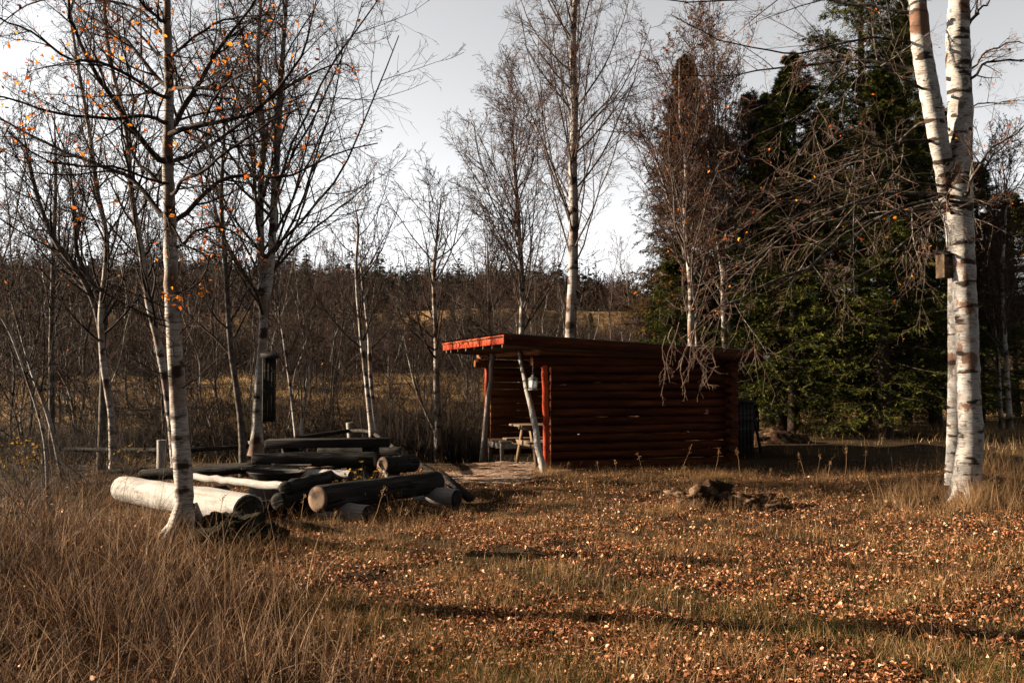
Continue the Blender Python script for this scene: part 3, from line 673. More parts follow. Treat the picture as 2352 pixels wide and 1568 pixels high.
def twigs_on(T, P, Rr, rng, n2, n3, n4, L2=.45, L3=.45, L4=.5, up2=.05, up3=0, up4=-.05, r2=.010, r3=.005, r4=.0028, a2=42, wob=.16, t0=.15):
    """three orders of branching on a batch of limbs"""
    C, CR, _ = kids(P, Rr, n2, rng, t0=t0, ang=a2, L=L2, K=7, rr=.55, rmax=r2*2.2, rmin=r3*1.2, up=up2, wob=wob)
    add_tubes(T.li, C, CR, 5)
    D, DR, _ = kids(C, CR, n3, rng, t0=.12, ang=42, L=L3, K=5, rr=.5, rmax=r3*1.5, rmin=r4*1.2, up=up3, wob=wob)
    add_tubes(T.tw, D, DR, 3)
    if n4:
        E, ER, _ = kids(D, DR, n4, rng, t0=.15, ang=40, L=L4, K=4, rr=.6, rmax=r4*1.2, rmin=r4, up=up4, wob=wob*1.2, taper=.6)
        add_tubes(T.tw, E, ER, 3); return E
    return D

def batch(limbs, K=16):
    return np.array([l[0] for l in limbs]), np.array([l[1] for l in limbs])

# ---- left foreground birch
def left_birch():
    rng = np.random.default_rng(21); Y = 9.75
    base = GP(426, 1236); Y = base[1]
    T = Tree('birch_tree', 'white birch at the left with scattered orange leaves, foot in tall grass', base)
    tp = [(428, 1236), (424, 1180), (421, 1100), (414, 1000), (408, 900), (401, 800), (395, 700), (392, 600), (390, 500), (386, 400), (386, 300), (388, 200), (384, 100), (383, -30), (380, -300), (372, -700)]
    P, Rr = trunk_from(tp, Y, (.188, .05), 80, seed=2); trunk_mesh(T.tr, P, Rr, 20, 3)
    for a in (.3, 1.6, 2.9, 4.2, 5.3):    # root flares
        f = np.array([[math.cos(a), math.sin(a), 0]]); m = np.array([base+[0, 0, .32]+f[0]*.06, base+[0, 0, .10]+f[0]*.14, base+[0, 0, -.06]+f[0]*.34]); T.tr.tube(m, [.045, .06, .03], 8, wob=.05)
    z = lambda pts: [(x*.4166, y*.4166) for x, y in pts]
    raw = [
        ([(975, 1215), (1100, 1100), (1250, 980), (1400, 960), (1600, 965), (1830, 860), (2080, 800)], .030, 1.0),
        ([(975, 1060), (1010, 1000), (1130, 950), (1300, 840), (1480, 700), (1700, 600)], .022, -1.2),
        ([(970, 890), (1060, 860), (1200, 790), (1400, 650), (1550, 540), (1850, 370), (1980, 400)], .026, 1.5),
        ([(975, 730), (1080, 690), (1250, 650), (1400, 590), (1560, 440), (1680, 250), (1760, 0)], .030, -.6),
        ([(965, 700), (1050, 540), (1150, 370), (1270, 180), (1400, 0), (1500, -200)], .036, .8),
        ([(970, 490), (1060, 470), (1200, 460), (1330, 390), (1500, 330)], .02, -1.5),
        ([(980, 1340), (1050, 1260), (1180, 1235), (1300, 1290), (1420, 1390)], .02, 1.3),
        ([(890, 1170), (780, 1020), (660, 930), (430, 830), (230, 720), (0, 580), (-200, 500)], .030, .7),
        ([(885, 860), (700, 650), (520, 380), (430, 180), (400, 60), (380, -200)], .034, -.8),
        ([(880, 430), (700, 230), (560, 150), (430, 30), (300, -150)], .026, .9),
        ([(880, 660), (780, 625), (600, 620), (350, 600), (100, 540), (-100, 500)], .022, -1.4),
        ([(880, 110), (810, 0), (700, -200)], .022, -.4),
        ([(885, 1010), (800, 930), (720, 850), (705, 720), (735, 560), (700, 330), (655, 0)], .022, .5),
        ([(890, 1190), (980, 1340), (1100, 1450), (1000, 1600), (900, 1620)], .012, -.5),
        ([(885, 300), (760, 160), (640, 60), (520, 0)], .016, 1.6),
        ([(960, 300), (1150, 150), (1350, 80), (1600, 60)], .018, 1.2),
        ([(885, 1000), (600, 900), (350, 880), (150, 800), (0, 700)], .014, -2.0),
        ([(880, 520), (650, 380), (420, 330), (200, 180), (0, 60)], .02, -1.8),
        ([(900, 200), (700, 60), (400, 20), (120, 60), (-60, 200)], .018, 1.6)]
    ty, tx = np.array([q[1] for q in tp])[::-1], np.array([q[0] for q in tp])[::-1]
    def rooted(p): y0 = p[0][1]+7; return [(float(np.interp(y0, ty, tx)), y0)]+p      # start inside the stem
    limbs = [px_limb(rooted(z(p)), Y, d, r, .006, seed=i) for i, (p, r, d) in enumerate(raw)]
    LP, LR = batch(limbs); add_tubes(T.li, LP, LR, 8)
    E = twigs_on(T, LP, LR, rng, 14, 8, 5, L2=.36, L3=.46, L4=.55, up2=.03, up4=-.03, r2=.006, r3=.003, r4=.0017, a2=42, wob=.10)
    hang_leaves(T.lf, E, 950, .048, rng)
    # small lower twigs
    C, CR, _ = kids(P[None, 20:60], Rr[None, 20:60], 26, rng, t0=0, t1=1, ang=60, Labs=.7, K=7, rr=.1, rmax=.008, rmin=.003, up=.05, wob=.2)
    add_tubes(T.li, C, CR, 4); D, DR, _ = kids(C, CR, 6, rng, L=.4, K=4, rr=.5, rmin=.002); add_tubes(T.tw, D, DR, 3)
    # one long low branch at eye height to the right
    T.done(birch_m, limb_m, twig_m, orange_m)
left_birch()

# ---- generic tree grown on a trunk path
def tree_on(name, label, pts, Y, wd, seed, tm, lm, wm, fm=None, nl=24, t0=.25, ang=42, Ll=2.2, up=.12, n2=7, n3=6, n4=3, leaves=0, lsize=.035, group=None, forks=(), dY=0, r4=.003, r3=.005, lshape=None, base=None, up2=.05, up4=-.05, L2=.45, L3=.45, wob=.13):
    rng = np.random.default_rng(seed)
    b = W(pts[0][0], pts[0][1], Y) if base is None else base
    T = Tree(name, label, b, group=group)
    stems = [(pts, wd)]+list(forks)
    for i, (pp, ww) in enumerate(stems):
        P, Rr = trunk_from(pp, Y, ww, 44, seed=seed+i, dY=dY if i == 0 else dY*(-1)**i, sink=.25 if i == 0 else 0)
        if i: Rr = Rr/(1+.5*np.exp(-np.linspace(0, 1, 44)*44*.45))
        trunk_mesh(T.tr, P, Rr, 10, seed+i)
        n = nl if i == 0 else max(4, int(nl*.6))
        C, CR, t = kids(P[None], Rr[None], n, rng, t0=t0 if i == 0 else .12, t1=.99, ang=ang, sd=12, Labs=Ll*1.1, Lsd=.3, K=10, rr=.42, rmax=.028, rmin=.005, up=up, wob=wob*.7, lfun=lshape or (lambda t: np.clip(1.25-.95*t, .15, 1.2)))
        add_tubes(T.li, C, CR, 6)
        E = twigs_on(T, C, CR, rng, n2, n3, n4, L2=L2, L3=L3, up2=up2, r3=r3, r4=r4, up4=up4, wob=wob)
        if leaves: hang_leaves(T.lf, E, leaves//len(stems), lsize, rng)
    return T.done(tm, lm, wm, fm)

def right_birch():
    rng = np.random.default_rng(31); base = GP(2222, 1118); Y = base[1]
    T = Tree('birch_tree', 'large old white birch with two stems at the right of the clearing', base)
    A = [(2219, 1118), (2224, 1060), (2230, 1000), (2226, 920), (2224, 845), (2219, 720), (2213, 610), (2208, 520), (2205, 450), (2205, 350), (2206, 240), (2200, 100), (2203, 0), (2212, -150), (2225, -400)]
    def path_r(A, Y, dias, n, dY=(0, 0)):
        P = smooth_path(np.array([W(x, y, Y+np.interp(y, [-400, 300, 560, 1118], [dY[1], dY[0], 0, 0])) for x, y in A]), n); P[0, 2] -= .05
        ys = smooth_path(np.array([(a[0], a[1], 0) for a in A]), n)[:, 1]; return P, np.interp(-ys, [-d[0] for d in dias], [d[1]/2 for d in dias])
    P, Rr = path_r(A, Y, [(1118, .37), (1080, .335), (1000, .305), (845, .275), (610, .29), (450, .32), (350, .30), (100, .30), (0, .25), (-400, .18)], 100)
    Rr = Rr*(1+.012*rng.standard_normal(100)); trunk_mesh(T.tr, P, Rr, 28, 5)
    B = [(2192, 1105), (2195, 1000), (2197, 845), (2196, 700), (2196, 600), (2190, 510), (2178, 450), (2168, 380), (2153, 305), (2135, 210), (2116, 100), (2107, 0), (2080, -150), (2040, -400)]
    P2, R2 = path_r(B, Y+.30, [(1105, .25), (1000, .215), (600, .20), (450, .24), (305, .24), (100, .245), (0, .21), (-400, .13)], 90, (-.45, -.7))
    R2 = R2*(1+.016*rng.standard_normal(90)); trunk_mesh(T.tr, P2, R2, 24, 7)
    for a in (.2, 1.3, 2.6, 3.5, 4.4, 5.5):
        f = np.array([math.cos(a), math.sin(a), 0]); T.tr.tube([base+f*.13+[0, 0, .26], base+f*.2+[0, 0, .06], base+f*.36+[0, 0, -.05]], [.06, .06, .03], 10, wob=.04)
    Z = lambda pts: [((2300+x*.8293)/1.6327, y*.8293/1.6327) for x, y in pts]     # from the enlarged right quarter
    raw = [
        ([(1400, 320), (1250, 270), (1120, 262), (950, 265), (700, 300), (450, 310), (200, 310)], .042, 1.0, 0),
        ([(1380, 640), (1200, 665), (1050, 620), (880, 570), (760, 480), (700, 420)], .034, -1.2, 0),
        ([(1480, 880), (1250, 880), (1100, 910), (950, 980), (760, 1080), (600, 1200), (450, 1330), (330, 1440)], .042, -1.8, 1),
        ([(1470, 940), (1300, 950), (1150, 930), (1060, 980), (900, 1130), (800, 1230), (620, 1330)], .036, -1.0, 1),
        ([(1470, 920), (1330, 960), (1180, 1010), (1050, 1090), (950, 1180), (800, 1310)], .034, .8, 1),
        ([(1370, 560), (1200, 700), (1000, 740), (800, 850), (620, 920), (520, 980)], .03, 1.6, 1),
        ([(1330, 180), (1150, 160), (1000, 190), (850, 230), (650, 220), (450, 180), (250, 60)], .03, -1.4, 1),
        ([(1300, 40), (1100, 10), (900, -10), (650, 0), (300, 20), (200, -20)], .04, .6, 1),
        ([(1320, 60), (1260, -20), (1000, -120), (700, -100), (400, -30)], .04, 1.2, 0),
        ([(1400, 400), (1230, 310), (1100, 330), (1000, 400), (900, 520), (700, 640), (560, 700)], .028, -1.9, 1),
        ([(1600, 880), (1650, 760), (1740, 650), (1857, 570), (1950, 500)], .04, -.9, 1),
        ([(1610, 330), (1680, 250), (1800, 190), (1900, 180)], .032, .9, 1),
        ([(1620, 360), (1700, 310), (1857, 320), (1950, 330)], .034, -.5, 0),
        ([(1600, 120), (1680, 40), (1760, -60)], .05, .5, 0),
        ([(1620, 500), (1750, 480), (1857, 470)], .02, 1.2, 0),
        ([(1650, 780), (1750, 700), (1857, 690)], .025, .4, 0),
        ([(1480, 930), (1420, 1020), (1400, 1090), (1350, 1100)], .02, -1, 1),
        ([(1500, 960), (1350, 1050), (1200, 1180), (1060, 1260), (960, 1300)], .026, -2.2, 1),
        ([(1450, 820), (1250, 800), (1050, 850), (850, 930), (640, 1040), (420, 1120)], .028, -2.4, 1),
        ([(1620, 950), (1700, 920), (1780, 890), (1880, 870)], .02, .6, 0),
        ([(1480, 900), (1200, 1010), (900, 1220), (640, 1330), (430, 1420), (300, 1540)], .034, -2.6, 1)]
    for flag, m_ in ((0, limb_m), (1, lichen_m)):
        def rooted(p):
            y0 = p[0][1]+6; xs = [float(np.interp(y0, [q[1] for q in S][::-1], [q[0] for q in S][::-1])) for S in (A, B)]
            return [(min(xs, key=lambda v: abs(v-p[0][0])), y0)]+p
        lim = [px_limb(rooted(Z(p)), Y, d, r*.68, .005, n=20, seed=40+i, wob=.016) for i, (p, r, d, fl) in enumerate(raw) if fl == flag]
        LP, LR = batch(lim); mb = MB(); add_tubes(mb, LP, LR, 8); mb.build('limbs', m_, T.root, T.o, smooth=True)
        E = twigs_on(T, LP, LR, rng, 9, 7, 4, L2=.36, L3=.46, L4=.55, up2=-.015, up3=-.02, up4=-.03, r2=.005, r3=.0028, r4=.0015, a2=46, wob=.055)
        hang_leaves(T.lf, E, 150, .04, rng)
    # drooping bundle before the shelter roof
    tips = [W(1500, 830, 12.2), W(1560, 820, 12.2), W(1590, 800, 12.4), W(1640, 790, 12.6)]
    st = np.array([W(1560, 740, 12.4), W(1590, 760, 12.3), W(1600, 740, 12.5), W(1530, 770, 12.3), W(1620, 750, 12.5), W(1545, 750, 12.2)])
    Ps = np.zeros((6, 8, 3)); 
    for i in range(6):
        Ps[i] = smooth_path([st[i], st[i]+[-.05, 0, -.18], st[i]+[-.15+.08*i*rng.random(), .05, -.45], st[i]+[-.12+.06*i*rng.random(), .0, -.75]], 8)
    Rs = np.repeat(np.linspace(.005, .002, 8)[None], 6, 0); add_tubes(T.tw, Ps, Rs, 4)
    Ps, Rs = Ps[:4], Rs[:4]; D, DR, _ = kids(Ps, Rs, 7, rng, L=.36, K=5, rr=.6, rmin=.0022, ang=35, up=-.15, wob=.2); add_tubes(T.tw, D, DR, 3)
    D2, DR2, _ = kids(D, DR, 2, rng, L=.45, K=4, rr=.6, rmin=.0018, ang=35, up=-.1, wob=.2); add_tubes(T.tw, D2, DR2, 3)
    T.done(birch_big_m, lichen_m, mat('pale_twig', [(0.3, (0.0375, 0.0225, 0.0165)), (0.55, (0.09, 0.06, 0.0465)), (0.75, (0.195, 0.1575, 0.1275))], 6), orange_m)
    # nest box
    c = W(2172, 612, Y+.05)
    N = thing('nest_box', 'small pale wooden nest box fixed to the large right birch', 'nest box', c, .25)
    m = MB(); m.box((0, 0, 0), (.17, .17, .30), bev=.004); m.build('box_body', plank_m, N)
    m = MB(); m.box((0, -.02, .175), (.22, .26, .02), np.array(Matrix.Rotation(.3, 3, 'X'))); m.build('box_roof', dark_log, N)
    m = MB(); m.tube([(0, -.086, .05), (0, -.0875, .05)], .02, 14); m.build('entrance_hole', iron, N)
right_birch()

# ---- individual bare trees, picture places from foot to top
tree_on('birch_tree', 'tall slender birch behind the shelter roof with a full bare crown', [(1312, 1010), (1310, 800), (1316, 640), (1318, 500), (1316, 380), (1320, 260), (1316, 100), (1324, -60), (1322, -260), (1330, -420)], 27, (.36, .10), 51, birch_m, limb_pale, twig_red,
        nl=52, t0=.24, ang=38, Ll=4.4, up=.10, n2=10, n3=8, n4=5, r3=.007, r4=.0045, up2=.02, L2=.42, L3=.42, wob=.10, leaves=200, lsize=.05)if False else None
tree_on('birch_tree', 'tall slender birch behind the shelter roof with a full bare crown', [(1312, 1010), (1310, 800), (1316, 640), (1318, 500), (1316, 380), (1320, 260), (1316, 100), (1324, -60), (1322, -260), (1330, -420)], 27, (.34, .10), 51, birch_m, limb_pale, twig_red,
        nl=50, t0=.22, ang=33, Ll=4.0, up=.10, n2=10, n3=8, n4=5, r3=.006, r4=.0038, up2=.02, L2=.42, L3=.42, wob=.10)
tree_on('birch_tree', 'shorter reddish twigged birch just left of the tall slender birch', [(1196, 1000), (1197, 800), (1200, 660), (1190, 500), (1180, 350), (1172, 230)], 32, (.24, .05), 52, birch_m, limb_pale, twig_red,
        nl=44, t0=.2, ang=30, Ll=4.0, up=.10, n2=9, n3=7, n4=4, r3=.008, r4=.0055, wob=.1)
tree_on('bare_tree', 'small bare tree between two birches left of the shelter roof', [(1128, 960), (1125, 800), (1122, 650), (1118, 520)], 30, (.15, .04), 53, grey_bark, limb_m, twig_m,
        nl=26, t0=.15, ang=34, Ll=2.6, n2=8, n3=6, n4=3, r3=.007, r4=.005)
lt = [
 ('slim leaning birch with forked top standing behind the fence post', [(262, 1090), (256, 960), (238, 840), (232, 720), (245, 560), (222, 430), (205, 300), (175, 130), (150, -50)], 16.5, (.125, .045), 30, 60, 1.8),
 ('leaning birch whose trunk passes behind the left birch stem', [(410, 1090), (392, 960), (366, 800), (342, 700), (325, 580), (300, 430), (290, 300), (250, 120), (235, -40)], 15, (.13, .05), 30, 61, 1.8),
 ('crooked grey tree bending left of the twin trunk tree', [(560, 1060), (552, 960), (530, 800), (518, 620), (508, 450), (515, 300), (500, 150)], 15.5, (.105, .04), 26, 62, 1.7),
 ('slim birch leaning behind the grey log bench', [(858, 1000), (842, 880), (828, 760), (818, 620), (822, 520), (808, 430)], 18.5, (.10, .035), 20, 64, 1.7),
 ('second slim birch crossing its leaning neighbour behind the log benches', [(868, 1002), (852, 880), (846, 760), (832, 640), (826, 560)], 18.9, (.10, .035), 16, 65, 1.5),
 ('forked mossy birch midway between the benches and the shelter', [(1008, 1032), (1003, 900), (1002, 780), (996, 640), (1004, 540), (1016, 430)], 20, (.15, .04), 26, 66, 2.0),
 ('thin pale sapling pair right of the tall nest box', [(684, 1000), (668, 900), (652, 780), (640, 700), (648, 600)], 18, (.07, .025), 16, 67, 1.4),
 ('thin birch at the left edge slanting up to the left', [(150, 1080), (112, 960), (75, 860), (40, 740), (10, 640)], 15, (.075, .03), 16, 68, 1.5),
 ('thin bending birch sapling rising near the end fence post', [(112, 1110), (100, 1000), (58, 860), (20, 760), (-20, 700)], 13.5, (.05, .02), 10, 69, 1.2),
 ('dark forked tree on the left leaning left over the fence', [(232, 1080), (235, 800), (200, 660), (130, 560), (85, 450), (60, 340), (40, 200)], 17, (.12, .04), 26, 70, 1.8),
 ('straight dark tree left of the leaning birches', [(120, 1040), (118, 800), (122, 600), (128, 400), (122, 200)], 19, (.12, .04), 26, 71, 1.9),
]
for lab, pts, Y, wd, nl, sd, Ll in lt:
    fk = []
    if sd == 67: fk = [([(690, 1000), (705, 880), (722, 800)], (.08, .03))]
    if sd == 66: fk = [([(1004, 1000), (962, 910), (940, 830), (925, 760)], (.07, .03))]
    if sd == 70: fk = [([(235, 800), (238, 700), (180, 590), (170, 480), (150, 300)], (.1, .04))]
    tree_on('birch_tree' if 'birch' in lab or 'sapling' in lab else 'bare_tree', lab, pts, Y, wd, sd, birch_m if sd not in (70, 71, 62) else grey_bark, limb_m, twig_m, orange_m, nl=nl, t0=.3, ang=45, Ll=Ll, n2=6, n3=5, n4=3, leaves=60 if sd in (60, 61, 62, 70) else 6, lsize=.05, forks=fk, r4=.003)
# twin trunk tree with the owl box
tree_on('birch_tree', 'twin trunk grey birch with wide arching crown bearing the tall box', [(588, 1010), (594, 900), (604, 760), (600, 600), (598, 450), (604, 300), (592, 150), (600, -20)], 16, (.175, .05), 163, birch_m, limb_m, twig_m, orange_m,
        nl=34, t0=.3, ang=48, Ll=3.0, n2=9, n3=7, n4=4, leaves=330, lsize=.05, forks=[([(606, 720), (622, 600), (630, 450), (640, 300), (650, 120), (660, -40)], (.15, .05))], r4=.003, r3=.005)
def owl_box():
    c = W(617, 968, 15.7); zt = W(617, 822, 15.7)[2]; H = zt-c[2]
    N = thing('nest_box', 'tall dark board nest box fixed to the twin trunk birch', 'nest box', c, .3)
    m = MB()
    for i in range(3): m.box((-.055+i*.055, -.08-.002*(i % 2), H/2), (.0555, .018, H)); m.box((-.055+i*.055, .08, H/2), (.053, .018, H))
    m.box((-.09, 0, H/2), (.018, .178, H)); m.box((.09, 0, H/2), (.018, .178, H)); m.build('board_sides', dark_log, N)
    m = MB(); m.box((0, -.03, H+.03), (.26, .30, .022), np.array(Matrix.Rotation(.25, 3, 'X'))); m.build('box_roof', dark_log, N)
    m = MB(); m.tube([(0, -.0895, H*.8), (0, -.091, H*.8)], .04, 14); m.build('entrance_hole', iron, N)
owl_box()
# birches before the spruces
rt = [
 ('white stemmed birch with russet crown rising behind the shelter roof', [(1592, 990), (1588, 800), (1586, 640), (1574, 500), (1576, 380), (1562, 260), (1560, 120)], 24, (.20, .05), 80, 2.2, 500),
 ('slim birch leaning left beside the white stemmed russet birch', [(1610, 990), (1600, 780), (1580, 620), (1560, 540), (1530, 440), (1505, 360), (1490, 300)], 24.6, (.12, .04), 81, 1.8, 200),
 ('double stemmed birch with russet leaves in front of the pine', [(1672, 990), (1664, 780), (1660, 600), (1655, 460), (1640, 330), (1622, 200), (1600, 60)], 25, (.16, .05), 82, 2.0, 500),
 ('slim pale birch standing right of the double stemmed birch', [(1690, 990), (1668, 640), (1672, 480), (1665, 330), (1668, 200)], 25.6, (.14, .04), 83, 1.7, 200),
 ('thin birch beyond the large old birch at the right edge', [(2320, 960), (2310, 800), (2302, 640), (2310, 480), (2300, 330)], 24, (.12, .04), 84, 1.8, 90),
 ('thin leaning birch between the old birch and the edge thin birch', [(2300, 960), (2290, 800), (2270, 640), (2262, 520)], 25, (.10, .04), 85, 1.6, 60),
]
for lab, pts, Y, wd, sd, Ll, lv in rt:
    tree_on('birch_tree', lab, pts, Y, wd, sd, birch_m, limb_pale, twig_red, russet_m, nl=34, t0=.2, ang=34, Ll=Ll*1.25, n2=8, n3=6, n4=4, leaves=lv*3, lsize=.055, r3=.007, r4=.0045,
            forks=[([(1660, 640), (1640, 480), (1628, 330), (1640, 150), (1630, 60)], (.09, .03))] if sd == 82 else ())
# two trees out of the picture to the left; their shadows cross the foreground
for k, (x, y, lab) in enumerate(((-6.1, 7.75, 'birch outside the clearing whose trunk shadow crosses the foreground leaves'),)):
    b = np.array([x, y, 0.]); px = [(1176+FPX*(x+dx)/y, 870-(z-EYE)*FPX/y) for dx, z in ((0, -.1), (.05, 3), (-.1, 6), (.1, 9), (.1, 12))]
    tree_on('birch_tree', lab, px, y, (.26, .08), 90+k, birch_m, limb_m, twig_m, nl=22, t0=.35, Ll=1.8, n2=5, n3=4, n4=0)

# ------------------------------------------------------------------ conifers
def conifer_parts(H, rb, z0, Rm, seed, nb=300, pine=False, nt=11, ns=12):
    rng = np.random.default_rng(seed)
    P = np.stack([.05*np.sin(np.linspace(0, 5, 20)), .05*np.cos(np.linspace(0, 4, 20)), np.linspace(-.3, H, 20)], 1); Rr = np.linspace(rb, .015, 20)
    tr = MB(); trunk_mesh(tr, P, Rr, 12, seed)
    t = np.sort(rng.random(nb))**.85; z = z0+(H-z0)*t
    az = rng.random(nb)*2*PI; prof = (1-t)**(.72 if not pine else .5)*(np.where(t < .08, .75+3*t, 1))
    L = Rm*prof*rng.uniform(.65, 1.12, nb)+.12
    K = 7; C = np.zeros((nb, K, 3)); C[:, 0, 2] = z
    el = np.radians(np.where(pine, 35, -8+48*t))+rng.normal(0, .12, nb)
    d = np.stack([np.cos(az)*np.cos(el), np.sin(az)*np.cos(el), np.sin(el)], 1)
    for k in range(1, K):
        d = d+rng.standard_normal((nb, 3))*.06; d[:, 2] += (-.10 if k < 4 else .10)*(0 if pine else 1)*(1-t*.7)+(.05 if pine else 0); d = nrm(d); C[:, k] = C[:, k-1]+d*(L/(K-1))[:, None]
    CR = np.clip(L*.010, .006, .04)[:, None]*np.linspace(1, .2, K)[None]
    li = MB(); add_tubes(li, C, CR, 5)
    D, DR, _ = kids(C, CR, nt, rng, t0=.18, t1=1, ang=52, L=.36, K=4, rr=.5, rmin=.003, up=-.12 if not pine else .1, wob=.10, flat=.75)
    D = np.concatenate([D, C[:, 3:]]) if True else D
    S = np.repeat(np.arange(len(D)), ns); m = len(S); u = rng.random(m)*3; i = np.minimum(u.astype(int), 2); f = (u-i)[:, None]
    pos = D[S, i]*(1-f)+D[S, i+1]*f; tn = nrm(D[S, i+1]-D[S, i])
    dr = tn*(.9 if not pine else .6)+rng.standard_normal((m, 3))*(.55 if not pine else .6); dr[:, 2] += -.30 if not pine else .15
    br = rng.random(len(D))[S]*.5+rng.random(m)*.5
    V, q, a = strips(pos, dr, rng.uniform(.06, .15, m)*(1 if not pine else .9), rng.uniform(.005, .010, m)*(1 if not pine else .9), rng, v=br)
    nd = MB(); nd.add(V, q, a=a)
    return tr, li, nd
def conifer(name, label, base, proto, nm, sc=1, rz=0, group=None):
    T = thing(name, label, 'tree', base, rz, group)
    for nme, me, m in proto:
        o = bpy.data.objects.new(nme, me); SC.collection.objects.link(o); o.parent = T
        if nme == 'crown' and nm is not None:
            o.data = me.copy(); o.data.materials.clear(); o.data.materials.append(nm)
    T.scale = (sc, sc, sc) if np.isscalar(sc) else sc
    return T
def proto(args, nm):
    tr, li, nd = args; out = []
    for n, mb, m in (('trunk', tr, spruce_bark), ('limbs', li, spruce_bark), ('crown', nd, nm)):
        o = mb.build(n, m, smooth=n != 'crown'); out.append((n, o.data, m)); bpy.data.objects.remove(o)
    return out
SPA = proto(conifer_parts(15, .20, 1.1, 2.9, 5, nb=460, nt=15, ns=30), needle_m)
SPB = proto(conifer_parts(13, .18, .8, 2.6, 6, nb=420, nt=15, ns=30), needle_m)
SPR = proto(conifer_parts(10.5, .15, 2.4, 1.9, 7, nb=430, nt=13, ns=26), brown_needle)
PNA = proto(conifer_parts(9.0, .14, 1.2, 2.1, 8, nb=240, pine=True, nt=10, ns=34), pine_m)
def gp(x, y): return (x, y, float(gz(x, y)))
def atx(px, Y): x = (px-1176)/FPX*Y; return gp(x, Y)
conifer('spruce_tree', 'tallest dark spruce reaching the top edge left of the old birch', atx(1985, 26), SPA, None, 1.0, .4)
conifer('spruce_tree', 'dark spruce with twin lower trunks behind the shelter end', atx(1826, 24.5), SPB, None, (.90, .90, .72), 1.2)
conifer('spruce_tree', 'thin trunked spruce right beside the twin trunk spruce', atx(1798, 25.3), SPB, None, (.7, .7, .58), 2.9)
conifer('spruce_tree', 'spruce with thick low trunk nearest the old birch', atx(2030, 23.5), SPA, None, (.9, .9, .58), 3.6)
conifer('spruce_tree', 'russet tinged spruce behind the white stemmed birch', atx(1580, 27), SPR, None, (.95, .95, 1.0), .9)
conifer('spruce_tree', 'green bottomed spruce at the open edge beside the shelter roof', atx(1555, 26), SPB, None, (.62, .62, .42), 4.2)
conifer('spruce_tree', 'spruce filling the gap behind the pine', atx(1765, 29), SPB, None, (.8, .8, .74), 5.1)
conifer('spruce_tree', 'spruce between the russet tinged spruce and the pine', atx(1655, 28.5), SPB, None, (.9, .9, .66), .7)
conifer('spruce_tree', 'tall spruce filling behind the tallest spruce towards the old birch', atx(2085, 30), SPA, None, (.8, .8, .85), 1.7)
conifer('pine_tree', 'bluish green pine between the russet birches and tallest spruce', atx(1735, 26.5), PNA, None, (1.0, 1.0, .98), 1.0)
conifer('spruce_tree', 'deep shaded spruce directly behind the old birch trunk', atx(2150, 27), SPA, None, (.95, .95, .60), 2.2)
conifer('spruce_tree', 'spruce at right edge beyond the thin birches', atx(2330, 32), SPB, None, (1, 1, .55), 3.0)
conifer('spruce_tree', 'spruce between the old birch and the right edge', atx(2250, 30), SPA, None, (.9, .9, .52), .3)
conifer('spruce_tree', 'spruce behind the two lit trunks in the dark group', atx(1900, 31), SPA, None, (.9, .9, .66), 1.9)

rng = np.random.default_rng(8)
for k in range(16):  # unseen spruces behind the camera, added to cut the sky fill
    x = -26+k*3.5+rng.uniform(-1, 1); y = -5-rng.uniform(0, 5)-abs(x)*.08
    conifer('spruce_tree', 'unseen dark spruce behind the camera, added to block sky light', gp(x, y), (SPA, SPB)[k % 2], None, rng.uniform(.85, 1.1), rng.random()*6, group='unseen spruces added to block sky light')

# ------------------------------------------------------------------ background bare trees (copies)
def bare_proto(seed, H=7.5, r=.06, lean=.5, tm=birch_m, wm=twig_m):
    rng = np.random.default_rng(seed); n = 24
    t = np.linspace(0, 1, n); a = rng.random()*2*PI
    P = np.stack([np.cos(a)*lean*t**1.5+.15*np.sin(t*7+seed)+.05*np.sin(t*19+seed), np.sin(a)*lean*t**1.5+.12*np.sin(t*9)+.05*np.sin(t*23), t*H-.3], 1); Rr = r*(1-.8*t)
    tr = MB(); trunk_mesh(tr, P, Rr, 7, seed); li = MB(); tw = MB()
    C, CR, _ = kids(P[None], Rr[None], 30, rng, t0=.12, t1=.98, ang=42, Labs=H*.28, K=7, rr=.5, rmax=.02, rmin=.007, up=.08, wob=.15, lfun=lambda t: 1.15-.8*t)
    add_tubes(li, C, CR, 4); D, DR, _ = kids(C, CR, 7, rng, L=.42, K=4, rr=.55, rmin=.006, wob=.2, up=.04); add_tubes(tw, D, DR, 3)
    E, ER, _ = kids(D, DR, 5, rng, L=.5, K=3, rr=.6, rmin=.0045, wob=.2); add_tubes(tw, E, ER, 3)
    out = []
    for nme, mb, m in (('trunk', tr, tm), ('limbs', li, limb_pale), ('crown', tw, wm)):
        o = mb.build(nme, m, smooth=nme == 'trunk'); out.append((nme, o.data)); bpy.data.objects.remove(o)
    return out
BP = [bare_proto(300+i, H=[6.5, 7.5, 5.5, 8, 6][i], r=[.032, .04, .028, .044, .034][i], lean=[1.2, .7, -1.1, .6, 1.8][i], tm=birch_m if i % 2 == 0 else grey_bark, wm=twig_red if i == 3 else twig_m) for i in range(5)]
rng = np.random.default_rng(77); cnt = 0; used = []
